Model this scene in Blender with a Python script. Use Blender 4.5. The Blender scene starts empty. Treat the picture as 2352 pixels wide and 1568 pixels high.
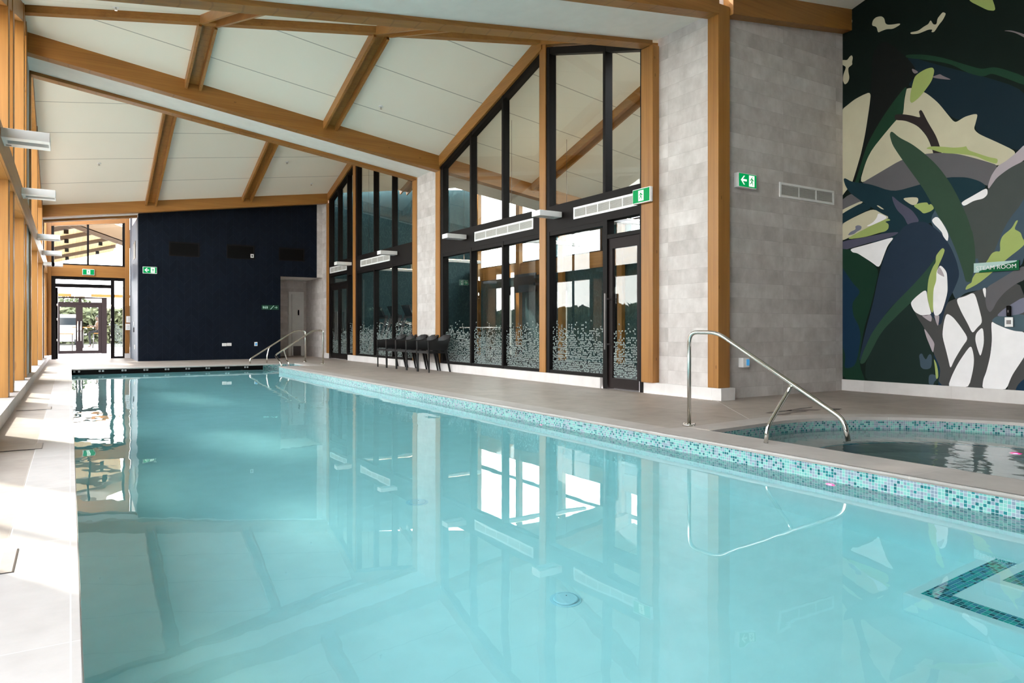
import bpy, math, random
from mathutils import Vector, Matrix
from mathutils.geometry import tessellate_polygon
random.seed(7)
SC = bpy.context.scene
COL = SC.collection
PI = math.pi

# ------------------------------------------------------------------ camera
cam = bpy.data.cameras.new('camera')
camo = bpy.data.objects.new('camera', cam)
COL.objects.link(camo)
camo.location = (0.0, 0.0, 0.9)
camo.rotation_euler = (PI/2, 0, -math.atan(1016/1628.0))
cam.sensor_width = 36.0
cam.lens = 36.0*1628/2352
cam.shift_y = -27/2352.0
cam.clip_start = 0.05
cam.clip_end = 500
SC.camera = camo

# ------------------------------------------------------------------ colour management
SC.view_settings.view_transform = 'Standard'
SC.view_settings.look = 'None'
SC.view_settings.exposure = 1.66
SC.view_settings.gamma = 1.0
SC.view_settings.use_curve_mapping = False
SC.cycles.max_bounces = 14
SC.cycles.diffuse_bounces = 6
SC.cycles.glossy_bounces = 5
SC.cycles.transmission_bounces = 8
SC.cycles.transparent_max_bounces = 14
SC.cycles.sample_clamp_indirect = 8.0
SC.cycles.caustics_reflective = False
SC.cycles.caustics_refractive = True
SC.cycles.blur_glossy = 0.5

# ------------------------------------------------------------------ sky: hazy bright day, white at the horizon
W = bpy.data.worlds.new('sky')
SC.world = W
W.use_nodes = True
nt = W.node_tree
nt.nodes.clear()
wo = nt.nodes.new('ShaderNodeOutputWorld')
bg = nt.nodes.new('ShaderNodeBackground')
tc = nt.nodes.new('ShaderNodeTexCoord')
sp = nt.nodes.new('ShaderNodeSeparateXYZ')
rp = nt.nodes.new('ShaderNodeValToRGB')
rp.color_ramp.elements[0].position = 0.0
rp.color_ramp.elements[0].color = (1.27, 1.18, 1.15, 1)
rp.color_ramp.elements[1].position = 0.75
rp.color_ramp.elements[1].color = (0.62, 0.69, 0.80, 1)
nt.links.new(tc.outputs['Generated'], sp.inputs[0])
nt.links.new(sp.outputs['Z'], rp.inputs[0])
nt.links.new(rp.outputs[0], bg.inputs[0])
bg.inputs[1].default_value = 5.2
nt.links.new(bg.outputs[0], wo.inputs[0])

# ------------------------------------------------------------------ sun through the left windows
sl = bpy.data.lights.new('sun', 'SUN')
sl.energy = 4.0
sl.angle = math.radians(2.2)
sl.color = (1.0, 0.93, 0.84)
so = bpy.data.objects.new('sun', sl)
COL.objects.link(so)
_el = math.radians(47)
_d = Vector((0.52*math.cos(_el), -0.854*math.cos(_el), -math.sin(_el)))
so.rotation_euler = _d.to_track_quat('-Z', 'Y').to_euler()
so.location = (-8, 14, 12)

# ================================================================== helpers
def S(r, g, b):
    f = lambda c: c/255/12.92 if c/255 <= .04045 else ((c/255+.055)/1.055)**2.4
    return (f(r), f(g), f(b), 1)

class NT:
    def __init__(s, name):
        s.m = bpy.data.materials.new(name); s.m.use_nodes = True
        s.t = s.m.node_tree; s.t.nodes.clear()
        s.o = s.t.nodes.new('ShaderNodeOutputMaterial')
    def n(s, typ, **kw):
        x = s.t.nodes.new(typ)
        for k, v in kw.items(): setattr(x, k, v)
        return x
    def l(s, a, b): s.t.links.new(a, b)
    def math(s, op, a, b=None, c=None):
        x = s.n('ShaderNodeMath', operation=op)
        for i, v in enumerate((a, b, c)):
            if v is None: continue
            if isinstance(v, (int, float)): x.inputs[i].default_value = v
            else: s.l(v, x.inputs[i])
        return x.outputs[0]
    def mix(s, f, a, b):
        x = s.n('ShaderNodeMix', data_type='RGBA')
        for i, v in ((0, f), (6, a), (7, b)):
            if isinstance(v, (int, float)): x.inputs[i].default_value = v
            elif isinstance(v, tuple): x.inputs[i].default_value = v
            else: s.l(v, x.inputs[i])
        return x.outputs[2]
    def noise(s, vec, scale, detail=3, rough=.5):
        x = s.n('ShaderNodeTexNoise'); x.inputs['Scale'].default_value = scale
        x.inputs['Detail'].default_value = detail; x.inputs['Roughness'].default_value = rough
        if vec is not None: s.l(vec, x.inputs['Vector'])
        return x.outputs['Fac']
    def mapping(s, vec, scale=(1, 1, 1), loc=(0, 0, 0)):
        x = s.n('ShaderNodeMapping'); x.inputs['Scale'].default_value = scale
        x.inputs['Location'].default_value = loc; s.l(vec, x.inputs['Vector']); return x.outputs[0]
    def ramp(s, f, stops):
        x = s.n('ShaderNodeValToRGB'); e = x.color_ramp.elements
        while len(e) < len(stops): e.new(.5)
        for i, (p, c) in enumerate(stops): e[i].position = p; e[i].color = c
        s.l(f, x.inputs[0]); return x.outputs[0]
    def geo(s): return s.n('ShaderNodeNewGeometry').outputs['Position']
    def uv(s):
        return s.n('ShaderNodeUVMap').outputs[0]
    def bsdf(s, col, rough=.5, metal=0., spec=.5, bump=None, bstr=.3, bdist=.01, **kw):
        p = s.n('ShaderNodeBsdfPrincipled')
        for nm, v in (('Base Color', col), ('Roughness', rough), ('Metallic', metal), ('Specular IOR Level', spec)):
            if isinstance(v, (int, float, tuple)): p.inputs[nm].default_value = v
            else: s.l(v, p.inputs[nm])
        for k, v in kw.items(): p.inputs[k.replace('_', ' ')].default_value = v
        if bump is not None:
            b = s.n('ShaderNodeBump'); b.inputs['Strength'].default_value = bstr; b.inputs['Distance'].default_value = bdist
            s.l(bump, b.inputs['Height']); s.l(b.outputs[0], p.inputs['Normal'])
        s.l(p.outputs[0], s.o.inputs[0]); return p

MAT = {}
def plain(name, col, rough=.5, metal=0., spec=.5, **kw):
    t = NT(name)
    nz = t.noise(t.geo(), 6.0, 3)
    c2 = tuple(min(1, c*1.08) for c in col[:3])+(1,)
    c1 = tuple(c*.93 for c in col[:3])+(1,)
    t.bsdf(t.mix(nz, c1, c2), rough, metal, spec, **kw)
    MAT[name] = t.m; return t.m
def emis(name, col, strength, base=None):
    t = NT(name)
    t.bsdf(base or col, .5, 0, .1, Emission_Strength=strength, Emission_Color=col)
    MAT[name] = t.m; return t.m

def wood(name, axis, base, dark):
    t = NT(name)
    p = t.geo()
    s = [14., 14., 14.]; s[axis] = .55
    g1 = t.noise(t.mapping(p, tuple(s)), 1.0, 4, .6)
    s2 = [60., 60., 60.]; s2[axis] = 1.6
    g2 = t.noise(t.mapping(p, tuple(s2)), 1.0, 2, .5)
    s3 = [2.2, 2.2, 2.2]; s3[axis] = .8
    g3 = t.noise(t.mapping(p, tuple(s3), (3, 7, 1)), 1.0, 2, .5)
    # glued laminations: stripes across the section
    xyz = t.n('ShaderNodeSeparateXYZ'); t.l(p, xyz.inputs[0])
    lam_src = {0: xyz.outputs[2], 1: xyz.outputs[2], 2: xyz.outputs[1]}[axis]
    lam = t.math('FRACT', t.math('MULTIPLY', t.math('ADD', lam_src, t.math('MULTIPLY', g3, .03)), 1/.045))
    line = t.math('LESS_THAN', lam, .07)
    vo = t.n('ShaderNodeTexVoronoi'); vo.inputs['Scale'].default_value = 1.0
    s4 = [5., 5., 5.]; s4[axis] = 2.0
    t.l(t.mapping(p, tuple(s4)), vo.inputs['Vector'])
    knot = t.math('LESS_THAN', vo.outputs['Distance'], .055)
    c = t.mix(t.ramp(g1, [(.3, (0, 0, 0, 1)), (.7, (1, 1, 1, 1))]), dark, base)
    light = tuple(min(1, x*1.22) for x in base[:3])+(1,)
    c = t.mix(t.math('MULTIPLY', g3, .8), c, light)
    c = t.mix(t.math('MULTIPLY', t.math('SUBTRACT', 1., g2), .45), c, tuple(x*.75 for x in dark[:3])+(1,))
    c = t.mix(t.math('MULTIPLY', line, .38), c, tuple(x*.6 for x in dark[:3])+(1,))
    c = t.mix(t.math('MULTIPLY', knot, .55), c, tuple(x*.45 for x in dark[:3])+(1,))
    t.bsdf(c, .42, 0, .4, bump=g2, bstr=.12, bdist=.002)
    MAT[name] = t.m
WB, WD = (.38, .174, .040, 1), (.20, .081, .017, 1)
wood('wood_x', 0, WB, WD); wood('wood_y', 1, WB, WD); wood('wood_z', 2, WB, WD)
WB2, WD2 = (.30, .20, .105, 1), (.20, .13, .065, 1)
wood('wood_pale_x', 0, WB2, WD2)

plain('white_paint', (.74, .74, .72, 1), .5)
plain('white_gloss', (.80, .80, .80, 1), .3)
plain('frame_black', (.0058, .0046, .0045, 1), .5, spec=.12)
plain('frame_brown', (.014, .009, .009, 1), .5, spec=.15)
plain('black', (.002, .002, .002, 1), .6, spec=.1)
plain('chair_plastic', (.009, .0088, .0095, 1), .45, spec=.3)
plain('rubber', (.02, .02, .02, 1), .7)
plain('grey_plaster', (.42, .44, .42, 1), .6)
plain('steel', (.66, .63, .58, 1), .14, 1.0)
plain('dark_metal', (.12, .11, .11, 1), .35, .8)
plain('gym_floor', (.03, .032, .035, 1), .8)
plain('paper', (.8, .8, .8, 1), .7)
plain('sign_green', (.001, .105, .035, 1), .5, spec=.12)
plain('sign_mint', (.42, .58, .55, 1), .5, spec=.15)
plain('sign_dark', S(6, 62, 42), .35)
plain('sign_ink', S(190, 225, 212), .4)
emis('exit_green', (.0, .30, .07, 1), .30, (.0, .09, .03, 1))
emis('exit_white', (.85, 1, .85, 1), .28, (.6, .7, .6, 1))
emis('pink_glow', (1.0, .04, .30, 1), .42)
emis('pink_core', (1.0, .30, .6, 1), 1.4)
emis('screen_blue', S(60, 130, 180), .25)
plain('grille_metal', (.50, .49, .46, 1), .45)
plain('grille_dark', (.20, .195, .18, 1), .7)
plain('drain_white', (.62, .78, .86, 1), .35)
plain('skin', (.09, .05, .035, 1), .6)
plain('hair', (.012, .009, .008, 1), .6)
plain('shirt_tan', (.13, .075, .045, 1), .8)
plain('trousers_dark', (.008, .008, .01, 1), .8)
plain('cloth_blue', S(84, 90, 116), .9)
plain('van_white', (.4, .4, .4, 1), .3)
plain('hedge_bank', (.075, .08, .035, 1), .9)
emis('lamp_warm', (1., .72, .45, 1), 9.0)
plain('terrace_wood', (.08, .05, .03, 1), .7)
plain('glass_dark', (.02, .025, .03, 1), .08)
plain('leaf_far', (.045, .055, .016, 1), .8)
plain('fascia_pale', (.165, .105, .058, 1), .7)
plain('wet_mark', (.10, .08, .068, 1), .25)
plain('dark_ground', (.055, .05, .035, 1), .9)
plain('bark_far', (.03, .02, .013, 1), .8)
plain('render_pale', (.05, .045, .04, 1), .8)
plain('tile_white', (.72, .70, .69, 1), .45)

# clear window glass (thin): straight-through plus a Fresnel mirror
def glass(name, tint, f0=.028):
    t = NT(name)
    g = t.n('ShaderNodeNewGeometry')
    d = t.n('ShaderNodeVectorMath', operation='DOT_PRODUCT')
    t.l(g.outputs['Incoming'], d.inputs[0]); t.l(g.outputs['Normal'], d.inputs[1])
    c = t.math('SUBTRACT', 1., t.math('ABSOLUTE', d.outputs['Value']))
    f = t.math('ADD', t.math('MULTIPLY', t.math('POWER', c, 5.), 1-f0), f0)
    tr = t.n('ShaderNodeBsdfTransparent'); tr.inputs[0].default_value = tint
    gl = t.n('ShaderNodeBsdfGlossy'); gl.inputs['Roughness'].default_value = 0.0
    mx = t.n('ShaderNodeMixShader')
    t.l(f, mx.inputs[0]); t.l(tr.outputs[0], mx.inputs[1]); t.l(gl.outputs[0], mx.inputs[2])
    t.l(mx.outputs[0], t.o.inputs[0]); MAT[name] = t.m
glass('glass', (.93, .96, .95, 1))
glass('glass_tinted', (.86, .90, .88, 1))
def film():
    t = NT('frosted_film')
    a = t.n('ShaderNodeBsdfDiffuse'); a.inputs[0].default_value = (.31, .36, .345, 1)
    b = t.n('ShaderNodeBsdfTranslucent'); b.inputs[0].default_value = (.31, .36, .345, 1)
    c = t.n('ShaderNodeBsdfTransparent')
    m = t.n('ShaderNodeMixShader'); m.inputs[0].default_value = .35
    t.l(a.outputs[0], m.inputs[1]); t.l(b.outputs[0], m.inputs[2])
    m2 = t.n('ShaderNodeMixShader'); m2.inputs[0].default_value = .82
    t.l(c.outputs[0], m2.inputs[1]); t.l(m.outputs[0], m2.inputs[2])
    t.l(m2.outputs[0], t.o.inputs[0]); MAT['frosted_film'] = t.m
film()

def concrete_tile(name, w, h, voff, c1, c2, grout, rough=.55, stag=0., gw=.0035, uoff=0., gamt=.5):
    t = NT(name)
    uv = t.n('ShaderNodeSeparateXYZ'); t.l(t.uv(), uv.inputs[0])
    row = t.math('FLOOR', t.math('DIVIDE', t.math('SUBTRACT', uv.outputs[1], voff), h))
    fv = t.math('FRACT', t.math('DIVIDE', t.math('SUBTRACT', uv.outputs[1], voff), h))
    us = t.math('ADD', t.math('DIVIDE', t.math('SUBTRACT', uv.outputs[0], uoff), w), t.math('MULTIPLY', row, stag))
    fu = t.math('FRACT', us)
    cell = t.n('ShaderNodeCombineXYZ'); t.l(t.math('FLOOR', us), cell.inputs[0]); t.l(row, cell.inputs[1])
    wn = t.n('ShaderNodeTexWhiteNoise'); wn.noise_dimensions = '3D'; t.l(cell.outputs[0], wn.inputs['Vector'])
    gl = t.math('MAXIMUM', t.math('LESS_THAN', fv, gw/h), t.math('LESS_THAN', fu, gw/w))
    off = t.n('ShaderNodeVectorMath', operation='MULTIPLY_ADD'); off.inputs[1].default_value = (9, 9, 9)
    t.l(wn.outputs['Color'], off.inputs[0]); t.l(t.geo(), off.inputs[2])
    n1 = t.noise(off.outputs[0], 3.2, 5, .6)
    n2 = t.noise(t.mapping(off.outputs[0], (1, 1, .35)), 9., 4, .6)
    f = t.math('ADD', t.math('MULTIPLY', n1, .6), t.math('ADD', t.math('MULTIPLY', n2, .25), t.math('MULTIPLY', wn.outputs['Value'], .13)))
    c = t.mix(t.ramp(f, [(.33, (0, 0, 0, 1)), (.70, (1, 1, 1, 1))]), c1, c2)
    c = t.mix(t.math('MULTIPLY', gl, gamt), c, grout)
    t.bsdf(c, rough, 0, .4, bump=t.math('SUBTRACT', 1., gl), bstr=.35, bdist=.002)
    MAT[name] = t.m
concrete_tile('wall_tile', 1.2, .197, .139, (.40, .362, .345, 1), (.66, .622, .605, 1), (.28, .25, .24, 1), uoff=.0)
concrete_tile('deck_tile', .6, 1.2, .15, (.285, .235, .20, 1), (.40, .342, .298, 1), (.44, .40, .36, 1), .5, uoff=-.228, stag=0, gamt=.35, gw=.003)
concrete_tile('coping_tile', 1.2, 1.2, 0., (.37, .332, .31, 1), (.49, .444, .42, 1), (.62, .57, .54, 1), .5, gw=.005, gamt=.5)
concrete_tile('skirt_tile', 1.2, 5., -1., (.58, .55, .54, 1), (.70, .67, .66, 1), (.40, .38, .37, 1), .5)

def mosaic(name, pal, grout, pitch=.0205):
    t = NT(name)
    uv = t.n('ShaderNodeSeparateXYZ'); t.l(t.uv(), uv.inputs[0])
    a = t.math('DIVIDE', uv.outputs[0], pitch); b = t.math('DIVIDE', uv.outputs[1], pitch)
    cell = t.n('ShaderNodeCombineXYZ'); t.l(t.math('FLOOR', a), cell.inputs[0]); t.l(t.math('FLOOR', b), cell.inputs[1])
    wn = t.n('ShaderNodeTexWhiteNoise'); t.l(cell.outputs[0], wn.inputs['Vector'])
    x = t.n('ShaderNodeValToRGB'); x.color_ramp.interpolation = 'CONSTANT'
    e = x.color_ramp.elements
    while len(e) < len(pal): e.new(.5)
    for i, (p, c) in enumerate(pal): e[i].position = p; e[i].color = c
    t.l(wn.outputs['Value'], x.inputs[0])
    gl = t.math('MAXIMUM', t.math('LESS_THAN', t.math('FRACT', a), .11), t.math('LESS_THAN', t.math('FRACT', b), .11))
    c = t.mix(gl, x.outputs[0], grout)
    t.bsdf(c, .4, 0, .25, bump=t.math('SUBTRACT', 1., gl), bstr=.2, bdist=.001)
    MAT[name] = t.m
mosaic('mosaic', [(0., S(116, 168, 160)), (.32, S(130, 142, 154)), (.56, S(96, 156, 152)), (.69, S(116, 130, 144)), (.78, S(22, 110, 114)), (.90, S(12, 90, 96))], S(178, 188, 190))
mosaic('mosaic_deep', [(0., S(30, 150, 150)), (.35, S(60, 130, 160)), (.62, S(14, 90, 104)), (.8, S(44, 170, 160)), (.92, S(10, 74, 90))], S(150, 200, 205), .0235)

def ceiling_mat():
    t = NT('ceiling_panel')
    uv = t.n('ShaderNodeSeparateXYZ'); t.l(t.uv(), uv.inputs[0])
    f = t.math('FRACT', t.math('ADD', uv.outputs[1], .5))
    g = t.math('LESS_THAN', t.math('ABSOLUTE', t.math('SUBTRACT', f, .5)), .008)
    c = t.mix(t.noise(t.geo(), .8, 2), (.83, .79, .69, 1), (.88, .84, .75, 1))
    c = t.mix(t.math('MULTIPLY', g, .62), c, (.16, .15, .13, 1))
    t.bsdf(c, .6, 0, .3); MAT['ceiling_panel'] = t.m
ceiling_mat()
plain('soffit_white', (.76, .74, .70, 1), .6)

def navy():
    t = NT('navy_tile')
    uv = t.n('ShaderNodeSeparateXYZ'); t.l(t.uv(), uv.inputs[0])
    u = t.math('DIVIDE', t.math('SUBTRACT', uv.outputs[0], 1.69), .388)
    fu = t.math('FRACT', u)
    tri = t.math('ABSOLUTE', t.math('SUBTRACT', fu, .5))          # 0 at the spine, .5 at the edges
    v = t.math('DIVIDE', t.math('ADD', uv.outputs[1], t.math('MULTIPLY', tri, .388*1.1)), .27)
    fv = t.math('FRACT', v)
    row = t.math('FLOOR', v)
    half = t.math('FLOOR', t.math('MULTIPLY', u, 2.))
    cell = t.n('ShaderNodeCombineXYZ'); t.l(half, cell.inputs[0]); t.l(row, cell.inputs[1])
    wn = t.n('ShaderNodeTexWhiteNoise'); t.l(cell.outputs[0], wn.inputs['Vector'])
    l1 = t.math('LESS_THAN', fv, .045)
    l2 = t.math('LESS_THAN', t.math('FRACT', t.math('MULTIPLY', u, 2.)), .045)
    gl = t.math('MAXIMUM', l1, l2)
    c = t.mix(wn.outputs['Value'], (.0016, .0042, .0100, 1), (.0030, .0062, .0135, 1))
    c = t.mix(t.math('MULTIPLY', gl, .6), c, (.011, .017, .026, 1))
    # tiles stand slightly askew
    h = t.math('MULTIPLY', t.math('SUBTRACT', 1., gl), 1.)
    t.bsdf(c, .5, 0, .13, bump=h, bstr=.6, bdist=.004); MAT['navy_tile'] = t.m
navy()
def finger():
    t = NT('finger_tile')
    uv = t.n('ShaderNodeSeparateXYZ'); t.l(t.uv(), uv.inputs[0])
    a = t.math('LESS_THAN', t.math('FRACT', t.math('DIVIDE', uv.outputs[0], .03)), .12)
    b = t.math('LESS_THAN', t.math('FRACT', t.math('DIVIDE', uv.outputs[1], .2)), .02)
    g = t.math('MAXIMUM', a, b)
    c = t.mix(t.math('MULTIPLY', g, .6), (.075, .09, .12, 1), (.15, .16, .18, 1))
    t.bsdf(c, .55, 0, .3); MAT['finger_tile'] = t.m
finger()
def wallpaper():
    t = NT('leaf_wallpaper')
    p = t.geo()
    w = t.n('ShaderNodeTexVoronoi'); w.feature = 'DISTANCE_TO_EDGE'; w.inputs['Scale'].default_value = 1.
    n = t.n('ShaderNodeTexNoise'); n.inputs['Scale'].default_value = 1.5; t.l(p, n.inputs['Vector'])
    ad = t.n('ShaderNodeVectorMath', operation='MULTIPLY_ADD'); ad.inputs[1].default_value = (.5, .5, .8)
    t.l(n.outputs['Color'], ad.inputs[0]); t.l(p, ad.inputs[2])
    t.l(t.mapping(ad.outputs[0], (15, 15, 4.5)), w.inputs['Vector'])
    e = t.ramp(w.outputs['Distance'], [(.0, (1, 1, 1, 1)), (.09, (0, 0, 0, 1))])
    c = t.mix(t.noise(t.mapping(p, (2, 2, .6)), 1., 3), (.010, .034, .036, 1), (.018, .060, .070, 1))
    c = t.mix(t.math('MULTIPLY', e, .35), c, (.07, .15, .14, 1))
    t.bsdf(c, .6, 0, .3); MAT['leaf_wallpaper'] = t.m
wallpaper()
def water(name, scale, absorb, dens, strength, dist):
    t = NT(name)
    p = t.geo()
    n1 = t.noise(t.mapping(p, (1.1, .55, 1)), scale, 2, .5)
    n2 = t.noise(t.mapping(p, (3.2, 1.4, 1), (5, 2, 0)), scale, 2, .5)
    big = t.noise(t.mapping(p, (.35, .12, 1), (1, 9, 0)), 1., 2, .5)
    h = t.math('ADD', n1, t.math('MULTIPLY', n2, .25))
    amp = t.ramp(big, [(.42, (.12, .12, .12, 1)), (.62, (1, 1, 1, 1))])
    h = t.math('MULTIPLY', h, amp)
    b = t.n('ShaderNodeBump'); b.inputs['Strength'].default_value = strength; b.inputs['Distance'].default_value = dist
    t.l(h, b.inputs['Height'])
    g = t.n('ShaderNodeBsdfPrincipled')
    g.inputs['Base Color'].default_value = (1, 1, 1, 1); g.inputs['Roughness'].default_value = 0.0
    g.inputs['IOR'].default_value = 1.333; g.inputs['Transmission Weight'].default_value = 1.0
    t.l(b.outputs[0], g.inputs['Normal'])
    t.l(g.outputs[0], t.o.inputs['Surface'])
    v = t.n('ShaderNodeVolumeAbsorption'); v.inputs['Color'].default_value = absorb; v.inputs['Density'].default_value = dens
    t.l(v.outputs[0], t.o.inputs['Volume']); MAT[name] = t.m
water('pool_water', 1.6, (.0, .86, .89, 1), .26, .6, .010)
water('spa_water', 3.0, (.0, .45, .48, 1), .35, .9, .016)
plain('pool_plaster', (.74, .84, .86, 1), .6)
plain('spa_plaster', (.60, .60, .58, 1), .6)

def ground_mat():
    t = NT('ground_paving')
    c = t.mix(t.noise(t.geo(), .6, 4), (.36, .33, .29, 1), (.46, .43, .39, 1))
    t.bsdf(c, .8); MAT['ground_paving'] = t.m
    t = NT('hill_grass')
    c = t.mix(t.noise(t.geo(), .25, 5), (.052, .054, .024, 1), (.075, .066, .036, 1))
    t.bsdf(c, .9); MAT['hill_grass'] = t.m
    t = NT('metal_roof')
    xyz = t.n('ShaderNodeSeparateXYZ'); t.l(t.geo(), xyz.inputs[0])
    f = t.math('FRACT', t.math('DIVIDE', xyz.outputs[1], .42))
    c = t.mix(t.math('LESS_THAN', f, .16), (.035, .024, .022, 1), (.085, .068, .064, 1))
    t.bsdf(c, .5); MAT['metal_roof'] = t.m
ground_mat()
def boards():
    t = NT('canopy_boards')
    xyz = t.n('ShaderNodeSeparateXYZ'); t.l(t.geo(), xyz.inputs[0])
    u = t.math('DIVIDE', xyz.outputs[0], .11)
    g = t.math('LESS_THAN', t.math('FRACT', u), .1)
    cell = t.n('ShaderNodeCombineXYZ'); t.l(t.math('FLOOR', u), cell.inputs[0])
    wn = t.n('ShaderNodeTexWhiteNoise'); t.l(cell.outputs[0], wn.inputs['Vector'])
    c = t.mix(wn.outputs['Value'], (.42, .27, .13, 1), (.62, .43, .23, 1))
    c = t.mix(t.math('MULTIPLY', g, .6), c, (.15, .09, .04, 1))
    t.bsdf(c, .6); MAT['canopy_boards'] = t.m
boards()

# ------------------------------------------------------------------ mesh building
ORG = {}
class MB:
    def __init__(s): s.v = []; s.f = []; s.uv = []; s.mi = []; s.sm = []
    def face(s, pts, uv=None, mi=0, smooth=False):
        i = len(s.v); s.v += [tuple(p) for p in pts]; s.f.append(list(range(i, i+len(pts))))
        if uv is None:
            a, b, c = Vector(pts[0]), Vector(pts[1]), Vector(pts[2])
            n = (b-a).cross(c-a)
            if len(pts) > 3: n = n+(c-a).cross(Vector(pts[3])-a)
            k = max(range(3), key=lambda j: abs(n[j]))
            uv = [((p[1], p[2]), (p[0], p[2]), (p[0], p[1]))[k] for p in pts]
        s.uv.append(uv); s.mi.append(mi); s.sm.append(smooth); return s
    def box(s, x0, x1, y0, y1, z0, z1, mi=0):
        return s.hexa([(x0, y0, z0), (x1, y0, z0), (x1, y1, z0), (x0, y1, z0), (x0, y0, z1), (x1, y0, z1), (x1, y1, z1), (x0, y1, z1)], mi)
    def hexa(s, p, mi=0):
        for q in ((3, 2, 1, 0), (4, 5, 6, 7), (0, 1, 5, 4), (1, 2, 6, 5), (2, 3, 7, 6), (3, 0, 4, 7)):
            s.face([p[k] for k in q], mi=mi)
        return s
    def bar(s, a, b, w, h, up=(0, 0, 1), mi=0):      # box section along a segment
        a, b = Vector(a), Vector(b); d = (b-a).normalized(); u = Vector(up)
        r = d.cross(u).normalized(); u = r.cross(d).normalized()
        r *= w/2; u *= h/2
        return s.hexa([a-r-u, a+r-u, b+r-u, b-r-u, a-r+u, a+r+u, b+r+u, b-r+u], mi)
    def tube(s, path, r, n=12, mi=0, caps=True):
        path = [Vector(p) for p in path]; rings = []
        rad = r if isinstance(r, (list, tuple)) else [r]*len(path)
        prev = None
        for i, p in enumerate(path):
            d = (path[min(i+1, len(path)-1)]-path[max(i-1, 0)]).normalized()
            if prev is None:
                prev = Vector((0, 0, 1)) if abs(d.z) < .9 else Vector((1, 0, 0))
            a = (prev-d*prev.dot(d)).normalized(); b = d.cross(a); prev = a
            rings.append([p+(a*math.cos(2*PI*k/n)+b*math.sin(2*PI*k/n))*rad[i] for k in range(n)])
        for i in range(len(rings)-1):
            for k in range(n):
                s.face([rings[i][k], rings[i][(k+1) % n], rings[i+1][(k+1) % n], rings[i+1][k]], mi=mi, smooth=True)
        if caps:
            s.face(list(reversed(rings[0])), mi=mi); s.face(rings[-1], mi=mi)
        return s
    def cyl(s, c, r, z0, z1, n=24, mi=0): return s.tube([(c[0], c[1], z0), (c[0], c[1], z1)], r, n, mi)
    def ring(s, c, r0, r1, z, n=28, mi=0):
        for k in range(n):
            a, b = 2*PI*k/n, 2*PI*(k+1)/n
            s.face([(c[0]+r0*math.cos(a), c[1]+r0*math.sin(a), z), (c[0]+r1*math.cos(a), c[1]+r1*math.sin(a), z),
                    (c[0]+r1*math.cos(b), c[1]+r1*math.sin(b), z), (c[0]+r0*math.cos(b), c[1]+r0*math.sin(b), z)], mi=mi)
        return s
    def poly(s, pts2, f, mi=0):                       # concave flat polygon, f maps 2D to 3D
        tri = tessellate_polygon([[Vector((p[0], p[1], 0)) for p in pts2]])
        for t in tri:
            s.face([f(*pts2[k]) for k in t], mi=mi)
        return s
    def prism(s, pts2, f, g, mi=0):                   # solid between the two mappings f and g
        s.poly(pts2, f, mi); s.poly(pts2, g, mi); n = len(pts2)
        for k in range(n):
            a, b = pts2[k], pts2[(k+1) % n]
            s.face([f(*a), f(*b), g(*b), g(*a)], mi=mi)
        return s
    def build(s, name, mats, parent=None, origin=None, bevel=0, fix=True):
        if isinstance(mats, str): mats = [mats]
        if parent is not None: o0 = ORG[parent.name]
        elif origin is not None: o0 = Vector(origin)
        else:
            xs = [p[0] for p in s.v]; ys = [p[1] for p in s.v]; zs = [p[2] for p in s.v]
            o0 = Vector(((min(xs)+max(xs))/2, (min(ys)+max(ys))/2, min(zs)))
        me = bpy.data.meshes.new(name)
        me.from_pydata([tuple(Vector(p)-o0) for p in s.v], [], s.f)
        ul = me.uv_layers.new(name='UVMap')
        k = 0
        for uv in s.uv:
            for q in uv: ul.data[k].uv = q; k += 1
        for i, p in enumerate(me.polygons): p.material_index = s.mi[i]; p.use_smooth = s.sm[i]
        for m in mats: me.materials.append(MAT[m])
        if fix:
            import bmesh
            bm = bmesh.new(); bm.from_mesh(me)
            bmesh.ops.remove_doubles(bm, verts=bm.verts, dist=1e-5)
            bmesh.ops.recalc_face_normals(bm, faces=bm.faces)
            bm.to_mesh(me); bm.free()
        o = bpy.data.objects.new(name, me); COL.objects.link(o)
        if parent is not None: o.parent = parent
        else: o.location = o0
        ORG[o.name] = o0
        if bevel:
            b = o.modifiers.new('bevel', 'BEVEL'); b.width = bevel; b.segments = 2; b.limit_method = 'ANGLE'
        return o
def tag(o, label, cat, group=None, kind=None):
    o['label'] = label; o['category'] = cat
    if group: o['group'] = group
    if kind: o['kind'] = kind
    return o
def thing(name, label, cat, loc, group=None):
    o = bpy.data.objects.new(name, None); COL.objects.link(o); o.location = loc; o.empty_display_size = .1
    ORG[o.name] = Vector(loc); return tag(o, label, cat, group)
def struct(o): o['kind'] = 'structure'; return o
def sroot(name, loc):
    o = bpy.data.objects.new(name, None); COL.objects.link(o); o.location = loc
    ORG[o.name] = Vector(loc); o['kind'] = 'structure'; return o
def dup(root, loc, label, rotz=None):
    r = root.copy(); COL.objects.link(r); r.location = loc; r['label'] = label
    if rotz is not None: r.rotation_euler = (0, 0, rotz)
    for ch in list(root.children):
        c = ch.copy(); COL.objects.link(c); c.parent = r
        for g in list(ch.children):
            d = g.copy(); COL.objects.link(d); d.parent = c
    return r
def box(name, mat, b, parent=None, bevel=0): return MB().box(*b).build(name, mat, parent, bevel=bevel)

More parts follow.
